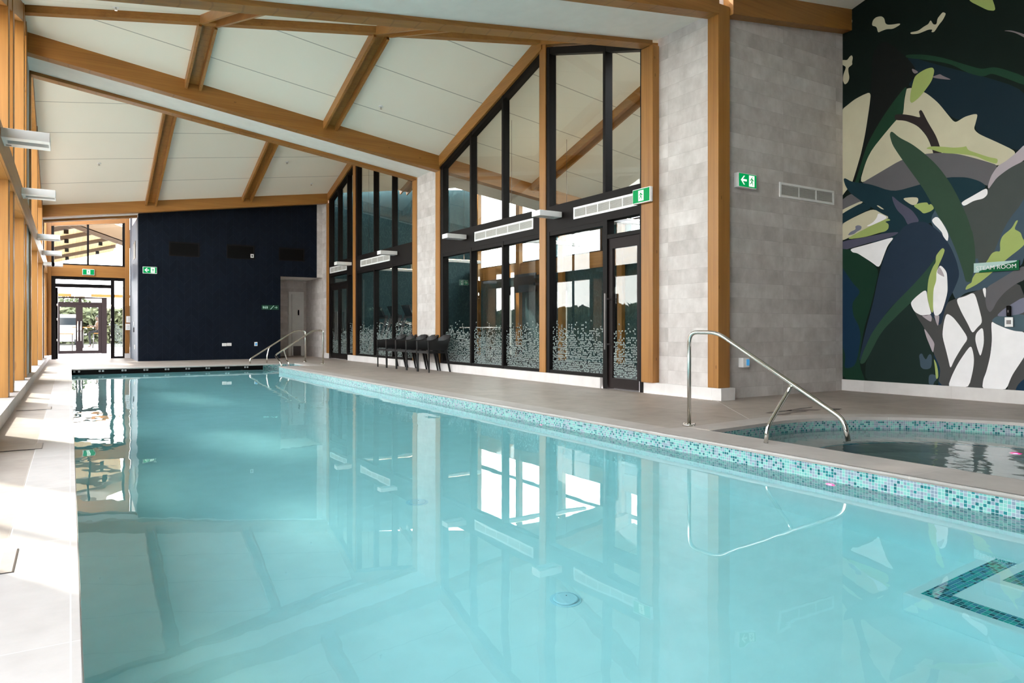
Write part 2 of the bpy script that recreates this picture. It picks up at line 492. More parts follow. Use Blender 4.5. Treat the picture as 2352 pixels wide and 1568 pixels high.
# ------------------------------------------------------------------ roof geometry
# zigzag roof: ridges run diagonally in plan, valley beams tilt alternately left and right
def ZA(x): return 5.80+(x+.6)*(4.74-5.80)/7.53
def ZB(x): return 4.14+(x+.6)*(5.21-4.14)/7.53
def YR(x): return 10.2+(6.93-x)*.438
ZR = 6.0
def ceil_z(x, y):
    if y > 14.85: y = 29.7-y
    if y < 6.9: y = 13.8-y
    if y > YR(x): return ZR+(ZA(x)-ZR)*(y-YR(x))/(14.12-YR(x))
    return ZR+(ZB(x)-ZR)*(YR(x)-y)/(YR(x)-7.6)

# ================================================================== ROOF
def ceiling_bay(sign, mirror, x0, x1, name='ceiling'):
    """sheet of one zigzag bay with 0.2 m of roof above it"""
    mb = MB(); N = 14
    m = lambda y: y if not mirror else mirror-y
    for k in range(N):
        a, b = x0+(x1-x0)*k/N, x0+(x1-x0)*(k+1)/N
        q = lambda x, y: (x, m(y), ceil_z(x, y))
        for (ya0, yb0, ya1, yb1) in ((YR(a), YR(b), 14.12, 14.12), (7.6, 7.6, YR(a), YR(b))):
            p = [(a, ya0), (b, yb0), (b, yb1), (a, ya1)]
            lo = [q(*t) for t in p]
            uv = [(t[0], (t[1]-13.33)/1.15) for t in p]
            mb.face(lo, uv)
            mb.face([(t[0], t[1], t[2]+.2) for t in reversed(lo)], list(reversed(uv)))
    o = mb.build(name, 'ceiling_panel', fix=False); struct(o); return o
ceiling_bay(1, 0, -1.1, 12.6)
ceiling_bay(1, 29.7, -1.1, 12.6)
ceiling_bay(1, 13.8, -1.1, 10.0)
def soffit(y0, y1, Zf, x0, x1, dz=.06, mat='soffit_white'):
    mb = MB()
    z = lambda x: Zf(x)-.31+dz
    mb.hexa([(x0, y0, z(x0)), (x1, y0, z(x1)), (x1, y1, z(x1)), (x0, y1, z(x0)),
             (x0, y0, Zf(x0)+.2), (x1, y0, Zf(x1)+.2), (x1, y1, Zf(x1)+.2), (x0, y1, Zf(x0)+.2)])
    return struct(mb.build('ceiling', mat))
soffit(14.34, 15.36, ZA, -1.1, 6.93)
soffit(6.43, 7.38, ZB, -1.1, 7.0, .055)
soffit(22.32, 23.1, ZB, -1.1, 6.93)
soffit(14.34, 15.36, ZA, 6.93, 12.5)
soffit(-1.6, -.54, ZA, -1.1, 9.8)
struct(box('ceiling', 'ceiling_panel', (-1.1, 9.8, -4.4, -1.6, 5.3, 5.5)))
struct(box('ceiling', 'soffit_white', (-1.1, 7.2, 23.32, 25.75, 4.95, 5.15)))

def valley_beam(y0, y1, Zf, x0, x1, label, d=.31, top=.02):
    z = lambda x: Zf(x)
    mb = MB().hexa([(x0, y0, z(x0)-d), (x1, y0, z(x1)-d), (x1, y1, z(x1)-d), (x0, y1, z(x0)-d),
                    (x0, y0, z(x0)+top), (x1, y0, z(x1)+top), (x1, y1, z(x1)+top), (x0, y1, z(x0)+top)])
    return tag(mb.build('timber_beam', 'wood_x', bevel=.006), label, 'beam', 'tilted glulam valley beams')
valley_beam(14.12, 14.34, ZA, -.62, 6.93, 'deep glulam beam crossing above the chairs, sloping down to the right', .33)
valley_beam(15.36, 15.58, ZA, -.62, 6.93, 'slim-looking glulam beam just behind the deep middle beam, edging the white soffit')
valley_beam(22.1, 22.32, ZB, -.62, 6.93, 'glulam beam above the navy wall, rising gently to the right')
valley_beam(23.1, 23.32, ZB, -.62, 1.72, 'short glulam beam right above the high window over the far doors')
valley_beam(7.38, 7.6, ZB, -.62, 6.93, 'long glulam beam running to the top of the near door post with exit sign')
valley_beam(6.23, 6.43, ZB, -.62, 6.99, 'nearest glulam beam at the top edge, ending on the corner post')
valley_beam(6.2, 6.42, ZB, 7.21, 9.77, 'glulam beam across the top of the grey tiled alcove wall beside the mural')
valley_beam(14.12, 14.34, ZA, 7.1, 12.4, 'glulam beam seen through the upper glass, inside the gym')
valley_beam(-.54, -.32, ZA, -.62, 9.77, 'glulam beam behind the viewpoint over the near end of the pool')

def ridge(x0, x1, f, label):
    y0, y1 = f(YR(x0)), f(YR(x1))
    mb = MB().bar((x0, y0, ZR-.065), (x1, y1, ZR-.065), .13, .15)
    return tag(mb.build('ridge_beam', 'wood_x', bevel=.004), label, 'beam', 'diagonal ridge beams')
ridge(-.62, 6.93, lambda y: y, 'diagonal ridge beam of the middle bay, from left wall to glazing peak')
ridge(-.62, 6.93, lambda y: 29.7-y, 'diagonal ridge beam of the far bay, hidden behind the slim beam')
ridge(-.62, 9.77, lambda y: 13.8-y, 'diagonal ridge beam of the nearest bay above the viewpoint')
ridge(7.1, 12.4, lambda y: y, 'diagonal ridge beam over the gym behind the glass')

def joist(x, f, far, label):
    """pair of boards with a recessed timber between, from ridge to valley"""
    ya = YR(x)+(.07 if far else -.07); yb = 14.12 if far else 7.6
    pa, pb = Vector((x, f(ya), ceil_z(x, ya))), Vector((x, f(yb), ceil_z(x, yb)))
    t = thing('rafter', label, 'rafter', (x, (pa.y+pb.y)/2, min(pa.z, pb.z)-.15), 'double-board rafters under the ceiling')
    for s in (-1, 1):
        MB().bar(pa+Vector((s*.118, 0, -.075)), pb+Vector((s*.118, 0, -.075)), .045, .17).build('board', 'wood_y', t)
    MB().bar(pa+Vector((0, 0, -.02)), pb+Vector((0, 0, -.02)), .19, .05).build('recessed_strip', 'wood_y', t)
I_ = lambda y: y
M1 = lambda y: 29.7-y
M0 = lambda y: 13.8-y
joist(1.92, I_, 1, 'left rafter landing on the deep middle beam')
joist(4.47, I_, 1, 'right rafter landing on the deep middle beam')
joist(1.92, I_, 0, 'left short rafter near the top edge, in front of the ridge beam')
joist(4.47, I_, 0, 'right short rafter near the top edge, in front of the ridge beam')
joist(1.92, M1, 0, 'left rafter running down to the beam over the navy wall')
joist(4.47, M1, 0, 'right rafter running down to the beam over the navy wall')
joist(9.5, I_, 1, 'rafter over the gym seen diagonally through the upper glass')
joist(9.5, M1, 0, 'rafter over the far end of the gym behind the glass')
joist(1.92, M0, 1, 'rafter above the viewpoint on the left')
joist(1.92, M0, 0, 'rafter of the nearest bay, left, behind the near beam')
joist(4.47, M0, 0, 'rafter of the nearest bay, right, behind the near beam')

# sprinklers in the ceiling
def sprinkler(x, y, label):
    z = ceil_z(x, y)
    t = thing('sprinkler', label, 'sprinkler', (x, y, z-.06), 'ceiling sprinklers')
    MB().cyl((x, y), .045, z-.012, z+.03, 16).build('rose', 'white_gloss', t)
    MB().tube([(x, y, z-.01), (x, y, z-.035), (x, y, z-.05), (x, y, z-.055)], [.012, .012, .022, .022], 10).build('head', 'steel', t)
for x, y, l in ((5.19, 13.18, 'sprinkler in the ceiling right of the right middle rafter'), (.61, 20.04, 'sprinkler in the far bay, left of its rafters'),
                (5.14, 20.09, 'sprinkler in the far bay, right of its rafters'), (.59, 12.2, 'sprinkler at the top left beside the ridge beam'),
                (6.2, 21.4, 'sprinkler in the far right ceiling corner')):
    sprinkler(x, y, l)

# ================================================================== DECK, POOL, SPA
LX, RX = .03, 4.38                   # pool edges
PY0, PY1 = -3.0, 19.05
CP = .028                            # coping thickness
WZ = -.13
FZ = -1.22
deck = MB()
def slab(x0, x1, y0, y1): deck.box(x0, x1, y0, y1, -.25, 0)
slab(-.53, -.22, -4.4, 25.75)                     # left deck
slab(-.22, 6.95, 19.36, 22.75); slab(-.22, 1.66, 22.75, 25.75); slab(1.66, 6.95, 22.75, 22.76)
slab(5.6, 6.95, 22.76, 24.6)
slab(5.42, 6.95, 17.6, 19.36)
slab(4.66, 6.95, 4.95, 17.6); slab(4.66, 4.84, 4.72, 4.95)
slab(6.95, 9.77, 4.95, 6.35)
slab(4.9, 9.77, -.3, .29)
cx, cy, R = 5.97, 2.62, 1.9
def yt(x): return cy+math.sqrt(max(0, R*R-(x-cx)**2)) if x > cx else 4.42+(x-4.84)/(cx-4.84)*.10
def spa_out(x, e):                                   # the D outline pushed outwards by e
    if x <= cx: return 4.42+e+(x-4.84)/(cx-4.84)*.10
    return cy+math.sqrt(max(0, (R+e)**2-(x-cx)**2))
E_ = .28
N = 40
xs = [4.84+(cx-4.84)*k/6 for k in range(6)]+[cx+(R+E_)*math.sin(PI/2*k/N) for k in range(N+1)]
for a, b in zip(xs, xs[1:]):
    ta, tb = spa_out(a, E_), spa_out(b, E_)
    for s in (1, -1):
        f = (lambda y: y) if s > 0 else (lambda y: 2*cy-y)
        lim = 4.95
        p = [(a, f(min(ta, lim)), 0), (b, f(min(tb, lim)), 0), (b, f(lim), 0), (a, f(lim), 0)]
        if s < 0: p.reverse()
        deck.face(p)
deck.face([(cx+R+E_, .29, 0), (9.77, .29, 0), (9.77, 4.95, 0), (cx+R+E_, 4.95, 0)])
struct(deck.build('floor', 'deck_tile', fix=False))
# coping rings (own tiles, slightly paler)
cop = MB()
def cbox(x0, x1, y0, y1): cop.box(x0, x1, y0, y1, -CP, .0025)
cbox(-.222, LX, PY0, PY1+.31)
cbox(LX, 4.38, PY1, PY1+.31)
cbox(RX, RX+.28, 4.72, 17.55)
cbox(RX, 4.84, .48, 4.72)
cbox(RX, 4.9, PY0, .48)
cbox(RX, 5.42, 17.55, 17.85)
cbox(5.14, 5.42, 17.85, 19.34); cbox(4.38, 5.42, 19.34, 19.36)
pool = thing('swimming_pool', 'long turquoise lap pool running the length of the hall', 'pool', (2.2, 8, -1.3))
cop.build('coping', 'coping_tile', pool, bevel=.006)
nos = MB()
for a, b in (((RX, PY0), (RX, 17.86)),):
    nos.tube([(a[0]+.006, a[1], -.012), (b[0]+.006, b[1], -.012)], .0125, 10)
nos.build('coping_nosing', 'coping_tile', pool)
# pool shell: mosaic band above and at the waterline, plaster below
bas = MB(); band = MB()
def pwall(x0, y0, x1, y1, zt=-CP, zb=-.44):
    band.face([(x0, y0, zb), (x1, y1, zb), (x1, y1, zt), (x0, y0, zt)])
    bas.face([(x0, y0, FZ-.02), (x1, y1, FZ-.02), (x1, y1, zb), (x0, y0, zb)])
pwall(RX, PY0, RX, 17.86); pwall(RX, 17.86, 5.14, 17.86); pwall(5.14, 17.86, 5.14, 19.34); pwall(5.14, 19.34, 4.26, 19.34)
pwall(4.26, 19.34, 4.26, PY1); pwall(LX, PY0, LX, PY1); pwall(LX, PY0, RX, PY0)
bas.face([(LX, PY1, FZ-.02), (4.26, PY1, FZ-.02), (4.26, PY1, -.25), (LX, PY1, -.25)])
bas.face([(LX, PY0, FZ), (5.2, PY0, FZ), (5.2, 19.4, FZ), (LX, 19.4, FZ)])
band.build('mosaic_band', 'mosaic', pool, fix=False)
bas.build('basin', 'pool_plaster', pool, fix=False)
bl = MB(); bl.box(LX, 4.26, PY1, PY1+.02, -.25, -CP)
bl.build('dark_end_band', 'black', pool)
def sq(x, z, s=.036, y=PY1-.001):                    # white square ring marks in pairs along the dark end
    mk = MB(); mk.box(x, x+s, y-.002, y, z, z+.008); mk.box(x, x+s, y-.002, y, z+s-.008, z+s)
    mk.box(x, x+.008, y-.002, y, z, z+s); mk.box(x+s-.008, x+s, y-.002, y, z, z+s)
    mk.build('square_mark', 'paper', pool)
for k, x in enumerate([.07, .165, .575, .64, 1.04, 1.10, 1.50, 1.56, 1.96, 2.02, 2.42, 2.48, 2.88, 2.94, 3.34, 3.40, 3.80, 3.86]):
    sq(x, -.078)
# underwater entry steps on the right wall, mosaic strip inlaid on each tread
st = MB(); st.box(3.54, RX, PY0, 1.98, FZ, -1.0); st.box(3.83, RX, PY0, 1.74, -1.0, -.80); st.box(4.1, RX, PY0, 1.5, -.8, -.58)
st.build('entry_steps', 'pool_plaster', pool, bevel=.012)
ss = MB()
def strip(x, y, z, w=.10, i=.06):
    ss.face([(x+i, PY0, z), (x+i+w, PY0, z), (x+i+w, y-i, z), (x+i, y-i, z)])
    ss.face([(x+i+w, y-i-w, z), (RX, y-i-w, z), (RX, y-i, z), (x+i+w, y-i, z)])
strip(3.54, 1.98, -.998); strip(3.83, 1.74, -.798); strip(4.1, 1.5, -.578)
ss.build('step_mosaic_strip', 'mosaic_deep', pool, fix=False)
# far recess steps
st = MB()
for k in range(4): st.box(4.40+k*.19, 5.13, 17.87, 19.33, FZ, -.98+k*.2)
st.build('entry_steps', 'pool_plaster', pool)
MB().box(4.38, 4.41, 17.88, 19.32, -.99, -.975).box(4.59, 4.62, 17.88, 19.32, -.79, -.775).build('step_mosaic_strip', 'mosaic_deep', pool)
wt = MB(); e = .006
wt.box(LX-e, RX+e, PY0-e, PY1+e, FZ-.01, WZ)
wo_ = wt.build('pool_water', 'pool_water'); tag(wo_, 'still clear turquoise water filling the long lap pool', 'water', kind='stuff')
rw = MB().box(RX+e-.002+.0, 5.14+e, 17.86-e, 19.34+e, FZ-.01, WZ).build('pool_water', 'pool_water')
tag(rw, 'clear water in the small stepped recess at the far corner of the pool', 'water', kind='stuff')

def drain(x, y, label):
    t = thing('floor_drain', label, 'drain', (x, y, FZ), 'round main drains on the pool floor')
    MB().tube([(x, y, FZ+.0), (x, y, FZ+.006)], .085, 28).build('flange', 'drain_white', t)
    MB().tube([(x, y, FZ+.008), (x, y, FZ+.016), (x, y, FZ+.020)], [.068, .068, .060], 28).build('cover', 'drain_white', t)
    MB().cyl((x+.02, y+.02), .004, FZ+.0195, FZ+.0212, 8).build('screw', 'dark_metal', t)
drain(2.24, 3.05, 'round pale drain cover on the pool floor, the nearer of two')
drain(2.24, 4.95, 'round pale drain cover on the pool floor, the farther of two')

def pool_light(x, y, z, n, label, s=1.):
    """round lamp set in a wall, facing n"""
    t = thing('underwater_light', label, 'light', (x, y, z), 'pink glowing lamps')
    n = Vector(n); p = Vector((x, y, z))
    MB().tube([p, p+n*.010], .045*s, 20).build('rim', 'steel', t)
    MB().tube([p+n*.011, p+n*.013], .034*s, 20).build('lens', 'pink_glow', t)
    MB().tube([p+n*.0135, p+n*.016], .015*s, 14).build('lamp', 'pink_core', t)
pool_light(RX-.001, 2.93, -.21, (-1, 0, 0), 'pink lamp glowing under the mosaic edge beside the spa')
pool_light(RX-.001, 6.40, -.185, (-1, 0, 0), 'pink lamp under the mosaic edge midway along the pool', .8)
pool_light(RX-.001, 10.0, -.185, (-1, 0, 0), 'farthest pink lamp under the mosaic edge, a tiny glow', .7)
d = Vector((7.295-5.951, 3.034-cy, 0)).normalized(); q = Vector((5.951, cy, 0))+d*1.375
pool_light(q.x, q.y, -.73, -d, 'bright pink lamp glowing under water in the round-ended spa', 1.3)

# ---- spa
spa = thing('spa_pool', 'round-ended spa pool with mosaic rim in the alcove', 'spa', (cx, cy, -1.))
out = [(4.84, 4.42), (5.4, 4.47), (cx, 4.52)]+[(cx+R*math.sin(t), cy+R*math.cos(t)) for t in [PI*k/48 for k in range(1, 48)]]+[(cx, 2*cy-4.52), (5.4, 2*cy-4.47), (4.84, 2*cy-4.42)]
def shrink(f): return [(4.84+.0+(x-4.84)*1.0 if f == 0 else x+(5.9-x)*f, cy+(y-cy)*(1-f)) for x, y in out]
sw = MB(); sb = MB(); L = 0
n = len(out)
for k in range(n):
    a, b = out[k], out[(k+1) % n]; d = math.dist(a, b)
    for mb, z0, z1 in ((sw, -.26, -CP), (sb, -.50, -.26)):
        mb.face([(a[0], a[1], z0), (b[0], b[1], z0), (b[0], b[1], z1), (a[0], a[1], z1)], [(L, z0), (L+d, z0), (L+d, z1), (L, z1)])
    L += d
inn = shrink(.27); inn2 = shrink(.25)
for k in range(n):
    a, b, c, d = out[k], out[(k+1) % n], inn[(k+1) % n], inn[k]
    sb.face([(a[0], a[1], -.50), (b[0], b[1], -.50), (c[0], c[1], -.50), (d[0], d[1], -.50)])
    sb.face([(d[0], d[1], -1.0), (c[0], c[1], -1.0), (c[0], c[1], -.50), (d[0], d[1], -.50)])
sb.poly(inn, lambda x, y: (x, y, -1.0))
sw.build('mosaic_band', 'mosaic', spa, fix=False); sb.build('basin', 'spa_plaster', spa, fix=False)
se = MB()
for k in range(n):
    a, b, c, d = inn2[k], inn2[(k+1) % n], inn[(k+1) % n], inn[k]
    se.face([(a[0], a[1], -.498), (b[0], b[1], -.498), (c[0], c[1], -.498), (d[0], d[1], -.498)])
se.build('seat_edge_mosaic', 'mosaic_deep', spa, fix=False)
sc_ = MB(); M_ = len(xs)
ring_in = [p for p in out]
def off(p):
    if p[0] <= cx: return (p[0], p[1]+(E_ if p[1] > cy else -E_))
    d = Vector((p[0]-cx, p[1]-cy)).normalized(); return (cx+d.x*(R+E_), cy+d.y*(R+E_))
for k in range(n-1):
    a, b = out[k], out[k+1]; c, d = off(b), off(a)
    z = .003
    uvs = [(k*.1, 0), (k*.1+.1, 0), (k*.1+.1, .28), (k*.1, .28)]
    sc_.face([(a[0], a[1], z), (b[0], b[1], z), (c[0], c[1], z), (d[0], d[1], z)], uvs)
    sc_.face([(a[0], a[1], -CP), (b[0], b[1], -CP), (b[0], b[1], z), (a[0], a[1], z)], uvs)
sc_.build('coping', 'coping_tile', spa, fix=False)
ws = MB(); o2 = [(x+(.004 if x > cx else -.004 if x < 4.9 else 0), y+(.004 if y > cy else -.004)) for x, y in out]
ws.prism(o2, lambda x, y: (x, y, -.12), lambda x, y: (x, y, -1.01))
tag(ws.build('spa_water', 'spa_water'), 'dark rippled water in the round-ended spa', 'water', kind='stuff')
t = thing('suction_cover', 'round dome suction cover on the spa seat', 'drain', (5.65, 3.55, -1.0))
MB().tube([(5.65, 3.55, -1.0), (5.65, 3.55, -.97), (5.65, 3.55, -.95)], [.11, .10, .05], 24).build('cover', 'drain_white', t)

# deck access covers and falls joints
for k, (y0, y1, l) in enumerate(((3.205, 3.53, 'nearest access cover let into the left deck'), (6.42, 6.73, 'second access cover along the left deck'), (9.55, 9.83, 'third access cover along the left deck, small in the distance'))):
    t = thing('access_cover', l, 'cover', (-.35, (y0+y1)/2, 0), 'deck access covers')
    MB().box(-.50, -.18, y0, y1, .0028, .0048).build('plate', 'deck_tile', t)
    MB().box(-.182, -.176, y0, y1, .0028, .0056).box(-.5, -.176, y0-.004, y0, .0028, .0056).build('edge_gap', 'dark_metal', t)
fj = MB(); fj.bar((6.95, 6.24, .0005), (5.75, 4.72, .0005), .006, .002)
struct(fj.build('trim_1', 'coping_tile'))

m = MB(); rr_ = random.Random(3)
for x, y, a, b, ang in ((6.62, 5.05, .30, .035, .1), (6.95, 4.98, .22, .05, -.2), (7.05, 5.10, .34, .03, .15), (6.45, 4.88, .16, .03, .0), (7.35, 4.86, .10, .05, .3), (6.75, 4.93, .20, .025, -.05)):
    q = [(x+math.cos(2*PI*k/14)*a*rr_.uniform(.75, 1.1)*math.cos(ang)-math.sin(2*PI*k/14)*b*math.sin(ang)*rr_.uniform(.7, 1.2), y+math.cos(2*PI*k/14)*a*math.sin(ang)+math.sin(2*PI*k/14)*b*rr_.uniform(.6, 1.3)) for k in range(14)]
    m.poly(q, lambda u, v: (u, v, .0022))
tag(m.build('wet_marks', 'wet_mark', fix=False), 'dark wet streaks on the deck behind the spa rim', 'puddle', kind='stuff')

# ================================================================== LEFT WALL
struct(MB().box(-1.15, -.53, -4.4, 25.75, -.25, .128).build('wall_left', 'coping_tile'))
struct(MB().box(-.60, -.53, -4.4, 25.6, .0, .127).build('baseboard_left', 'deck_tile')) if False else None
def edge_top(y, x=-.8): return ceil_z(x, y)
posts = [(-.54, .22), (2.9, .2), (3.66, .2), (6.21, .22), (7.38, .22), (9.86, .2), (10.66, .26), (13.12, .2), (13.87, .25), (15.36, .24), (18.42, .2), (21.65, .2), (23.08, .24), (25.35, .22)]
names = {9.86: 'nearest visible timber post on the left window wall, cut by the photo edge', 10.66: 'second timber post on the left window wall',
         13.12: 'broad third timber post on the left window wall', 13.87: 'timber post carrying the deep middle beam at the left wall',
         15.36: 'thin brown timber post beyond the grey pier on the left', 18.42: 'timber post midway down the far half of the left wall',
         21.65: 'timber post below the navy-wall beam on the left', 23.08: 'timber post in the far left corner stretch', 25.35: 'last timber post beside the far doors on the left'}
k = 0
for y, tk in posts:
    zt = 5.3 if y < -.6 else (ceil_z(-.7, min(y, 14.0)) if 7.5 < y < 14.2 else ceil_z(-.7, min(max(y, 15.7), 22)) if y > 15 and y < 22.2 else (4.1 if y > 22.2 or 6 < y < 7.6 else ceil_z(-.7, y)))
    if y > 24: zt = 4.6
    lab = names.get(y)
    if not lab:
        lab = {-.54: 'timber post under the beam behind the viewpoint', 2.9: 'timber post of the nearest left window, out of view',
               3.66: 'second timber post of the nearest left window, out of view', 6.21: 'timber post below the nearest glulam beam at the left', 7.38: 'timber post below the long glulam beam at the left'}[y]
    o = MB().box(-.95, -.59, y, y+tk, .128, zt+.02).build('timber_post', 'wood_z', bevel=.005)
    tag(o, lab, 'post', 'timber posts of the left window wall')
# pier between the paired beams
struct(MB().box(-1.15, -.615, 14.12, 15.36, .128, 5.6).build('wall_left', 'grey_plaster'))
struct(MB().box(-1.15, -.615, 6.43, 7.38, .128, 4.2).build('wall_left', 'grey_plaster'))
struct(MB().box(-1.15, -.615, 22.33, 23.08, .128, 4.2).build('wall_left', 'grey_plaster'))
# transom rail: a continuous front board over the posts, with infill pieces between them
for y0, y1, l in ((15.36, 25.5, 'horizontal timber rail along the far left windows, carrying three heaters'), (7.38, 15.36, 'horizontal timber rail along the middle left windows, carrying two heaters'),
                  (-.3, 6.43, 'horizontal timber rail along the left windows beside the viewpoint')):
    t = thing('timber_rail', l, 'beam', (-.6, (y0+y1)/2, 2.6), 'horizontal rails on the left window wall')
    MB().box(-.588, -.563, y0, y1, 2.60, 2.92).build('front_board', 'wood_y', t, bevel=.003)
    cuts = [(y, y+tk) for y, tk in posts if y0-.3 < y < y1]+[(14.12, 15.36), (22.33, 23.08)]
    cuts = sorted(c for c in cuts if c[1] > y0 and c[0] < y1); a = y0
    for c in cuts+[(y1, y1)]:
        if c[0]-a > .05: MB().box(-.90, -.589, a, c[0], 2.60, 2.92).build('infill', 'wood_y', t)
        a = max(a, c[1])
# sloping wall plate under the ceiling
def plate(pts, label):
    t = thing('wall_plate', label, 'beam', (-.75, pts[0][0], pts[0][1]), 'sloping wall plates at the left ceiling edge')
    for (ya, za), (yb, zb) in zip(pts, pts[1:]):
        MB().hexa([(-.95, ya, za-.26), (-.60, ya, za-.26), (-.60, yb, zb-.26), (-.95, yb, zb-.26),
                   (-.95, ya, za+.02), (-.60, ya, za+.02), (-.60, yb, zb+.02), (-.95, yb, zb+.02)]).build('length', 'wood_y', t)
xx = -.75
plate([(7.6, ceil_z(xx, 7.6)), (YR(xx), ZR), (14.12, ceil_z(xx, 14.1))], 'wall plate rising to the ridge at the top left')
plate([(15.58, ceil_z(xx, 15.6)), (29.7-YR(xx), ZR), (22.1, ceil_z(xx, 22.1))], 'wall plate falling towards the far doors')
plate([(-.32, ceil_z(xx, -.3)), (13.8-YR(xx), ZR), (6.2, ceil_z(xx, 6.2))], 'wall plate beside the viewpoint')

# windows between the posts
def left_window(n, y0, y1, zt0, zt1, ys):
    r = sroot('window_%d' % n, (-.9, (y0+y1)/2, .128))
    fr = MB(); X0, X1 = -1.06, -1.0
    fr.box(X0, X1, y0, y1, .128, .18); fr.box(X0, X1, y0, y1, 2.68, 2.86)
    z = lambda y: zt0+(zt1-zt0)*(y-y0)/(y1-y0)
    fr.hexa([(X0, y0, z(y0)-.08), (X1, y0, z(y0)-.08), (X1, y1, z(y1)-.08), (X0, y1, z(y1)-.08), (X0, y0, z(y0)+.05), (X1, y0, z(y0)+.05), (X1, y1, z(y1)+.05), (X0, y1, z(y1)+.05)])
    for y in ys: fr.box(X0, X1, y-.03, y+.03, .128, z(y))
    fr.build('window_frame', 'frame_black', r)
    MB().hexa([(-1.035, y0, .15), (-1.03, y0, .15), (-1.03, y1, .15), (-1.035, y1, .15), (-1.035, y0, z(y0)), (-1.03, y0, z(y0)), (-1.03, y1, z(y1)), (-1.035, y1, z(y1))]).build('glass_pane', 'glass', r)
cz = lambda y: ceil_z(-1.05, y)
left_window(1, 7.38, YR(-1.05), cz(7.61), ZR, (7.6, 9.9, 10.8, 12.3, 13.2))
left_window(2, YR(-1.05), 14.12, ZR, cz(14.1), (13.95,))
left_window(3, 15.36, 29.7-YR(-1.05), cz(15.6), ZR, (15.5,))
left_window(4, 29.7-YR(-1.05), 22.1, ZR, cz(22.05), (16.6, 17.8, 18.5, 20.1, 21.7))
left_window(5, 23.08, 25.7, 4.05, 4.6, (23.3, 24.5, 25.5))
left_window(6, 13.8-YR(-1.05), 6.43, ZR, cz(6.18), (1.5, 3.0, 3.8, 5.2))
left_window(7, -.32, 13.8-YR(-1.05), cz(-.3), ZR, (-.25,))
struct(MB().box(-1.15, -1.0, -4.4, -.32, .128, 6.0).build('wall_left', 'grey_plaster'))

def heater(root_label, x_in, x_out, y0, y1, parent_slot=True, side=-1):
    """slim white radiant heater with an open slot underneath"""
    z0, z1 = 2.765, 2.855
    xa, xb = min(x_in, x_out), max(x_in, x_out)
    t = thing('strip_heater', root_label, 'heater', ((xa+xb)/2, (y0+y1)/2, z0), None)
    sx0, sx1 = xa+.05, xb-.012 if side < 0 else xb-.05
    sy0, sy1 = y0+(y1-y0)*.30, y0+(y1-y0)*.66
    b = MB()
    b.box(xa, xb, y0, sy0, z0, z1); b.box(xa, xb, sy1, y1, z0, z1); b.box(xa, sx0, sy0, sy1, z0, z1)
    b.box(sx1, xb, sy0, sy1, z0, z1); b.box(sx0, sx1, sy0, sy1, z1-.012, z1)
    b.build('casing', 'white_gloss', t, bevel=.002)
    MB().box(sx0, sx1, sy0, sy1, z0+.05, z0+.06).build('reflector', 'dark_metal', t)
    MB().tube([(sx0+.01, (sy0+sy1)/2, z0+.035), (sx1-.01, (sy0+sy1)/2, z0+.035)], .007, 8).build('element', 'steel', t)
    MB().box(xa+.03, xa+.075, sy1+(y1-sy1)*.4, sy1+(y1-sy1)*.7, z0-.0012, z0+.002).build('rating_plate', 'dark_metal', t)
    return t
for y, l in ((8.42, 'nearest white strip heater on the left wall, cut by the photo edge'), (11.82, 'second white strip heater from the front on the left wall'),
             (17.35, 'third white strip heater along the left wall'), (20.9, 'fourth white strip heater along the left wall'), (24.6, 'farthest white strip heater on the left wall, by the doors')):
    heater(l, -.575, -.168, y, y+.42)['group'] = 'strip heaters on the left wall'
for y, l in ((9.54, 'white strip heater in front of the slim middle post of the near glazing'), (12.87, 'white strip heater at the left end of the near glazing'),
             (16.5, 'white strip heater above the wide grille of the far glazing'), (19.87, 'white strip heater at the left end of the far glazing')):
    heater(l, 6.93, 6.49, y, y+.24, side=1)['group'] = 'strip heaters on the right glazing'
# small ceiling-mounted camera under the farthest left heater
t = thing('security_camera', 'small domed camera on the rail by the far left heaters', 'camera', (-.45, 21.6, 2.58))
MB().box(-.565, -.40, 21.5, 21.62, 2.54, 2.62).build('bracket', 'white_gloss', t)
MB().tube([(-.36, 21.56, 2.64), (-.36, 21.56, 2.60), (-.36, 21.56, 2.54), (-.36, 21.56, 2.51)], [.02, .032, .032, .012], 14).build('dome', 'black', t)

# ================================================================== RIGHT WALL
FX = 6.95                            # face of the black frames
GX = 7.03                            # glass plane
def rz(y): return ceil_z(6.99, y)
# tiled solid parts
struct(MB().box(6.95, 7.2, 14.34, 15.36, 0, 4.60).build('wall_right', 'wall_tile'))
struct(MB().box(7.05, 7.24, 6.36, 7.40, 0, 5.25).build('wall_right', 'wall_tile'))
struct(MB().box(6.95, 7.2, 22.27, 24.75, 0, 5.1).build('wall_right', 'wall_tile'))
struct(MB().hexa([(7.24, 6.35, 0), (9.80, 6.35, 0), (9.80, 6.6, 0), (7.24, 6.6, 0), (7.24, 6.35, 5.3), (9.80, 6.35, 5.8), (9.80, 6.6, 5.8), (7.24, 6.6, 5.3)]).build('wall_back', 'wall_tile'))
# white tiled plinths and skirtings
def base(nm, b): struct(MB().box(*b).build(nm, 'skirt_tile', bevel=.003))
base('baseboard_right', (6.91, 7.1, 8.52, 20.18, 0, .165))
base('baseboard_right', (6.975, 7.1, 6.35, 7.71, 0, .155))
base('baseboard_right', (6.975, 7.235, 6.19, 6.35, 0, .156))
base('baseboard_right', (6.92, 7.0, 22.04, 22.42, 0, .16))
base('baseboard_mural', (9.745, 9.80, -.5, 6.35, 0, .165))

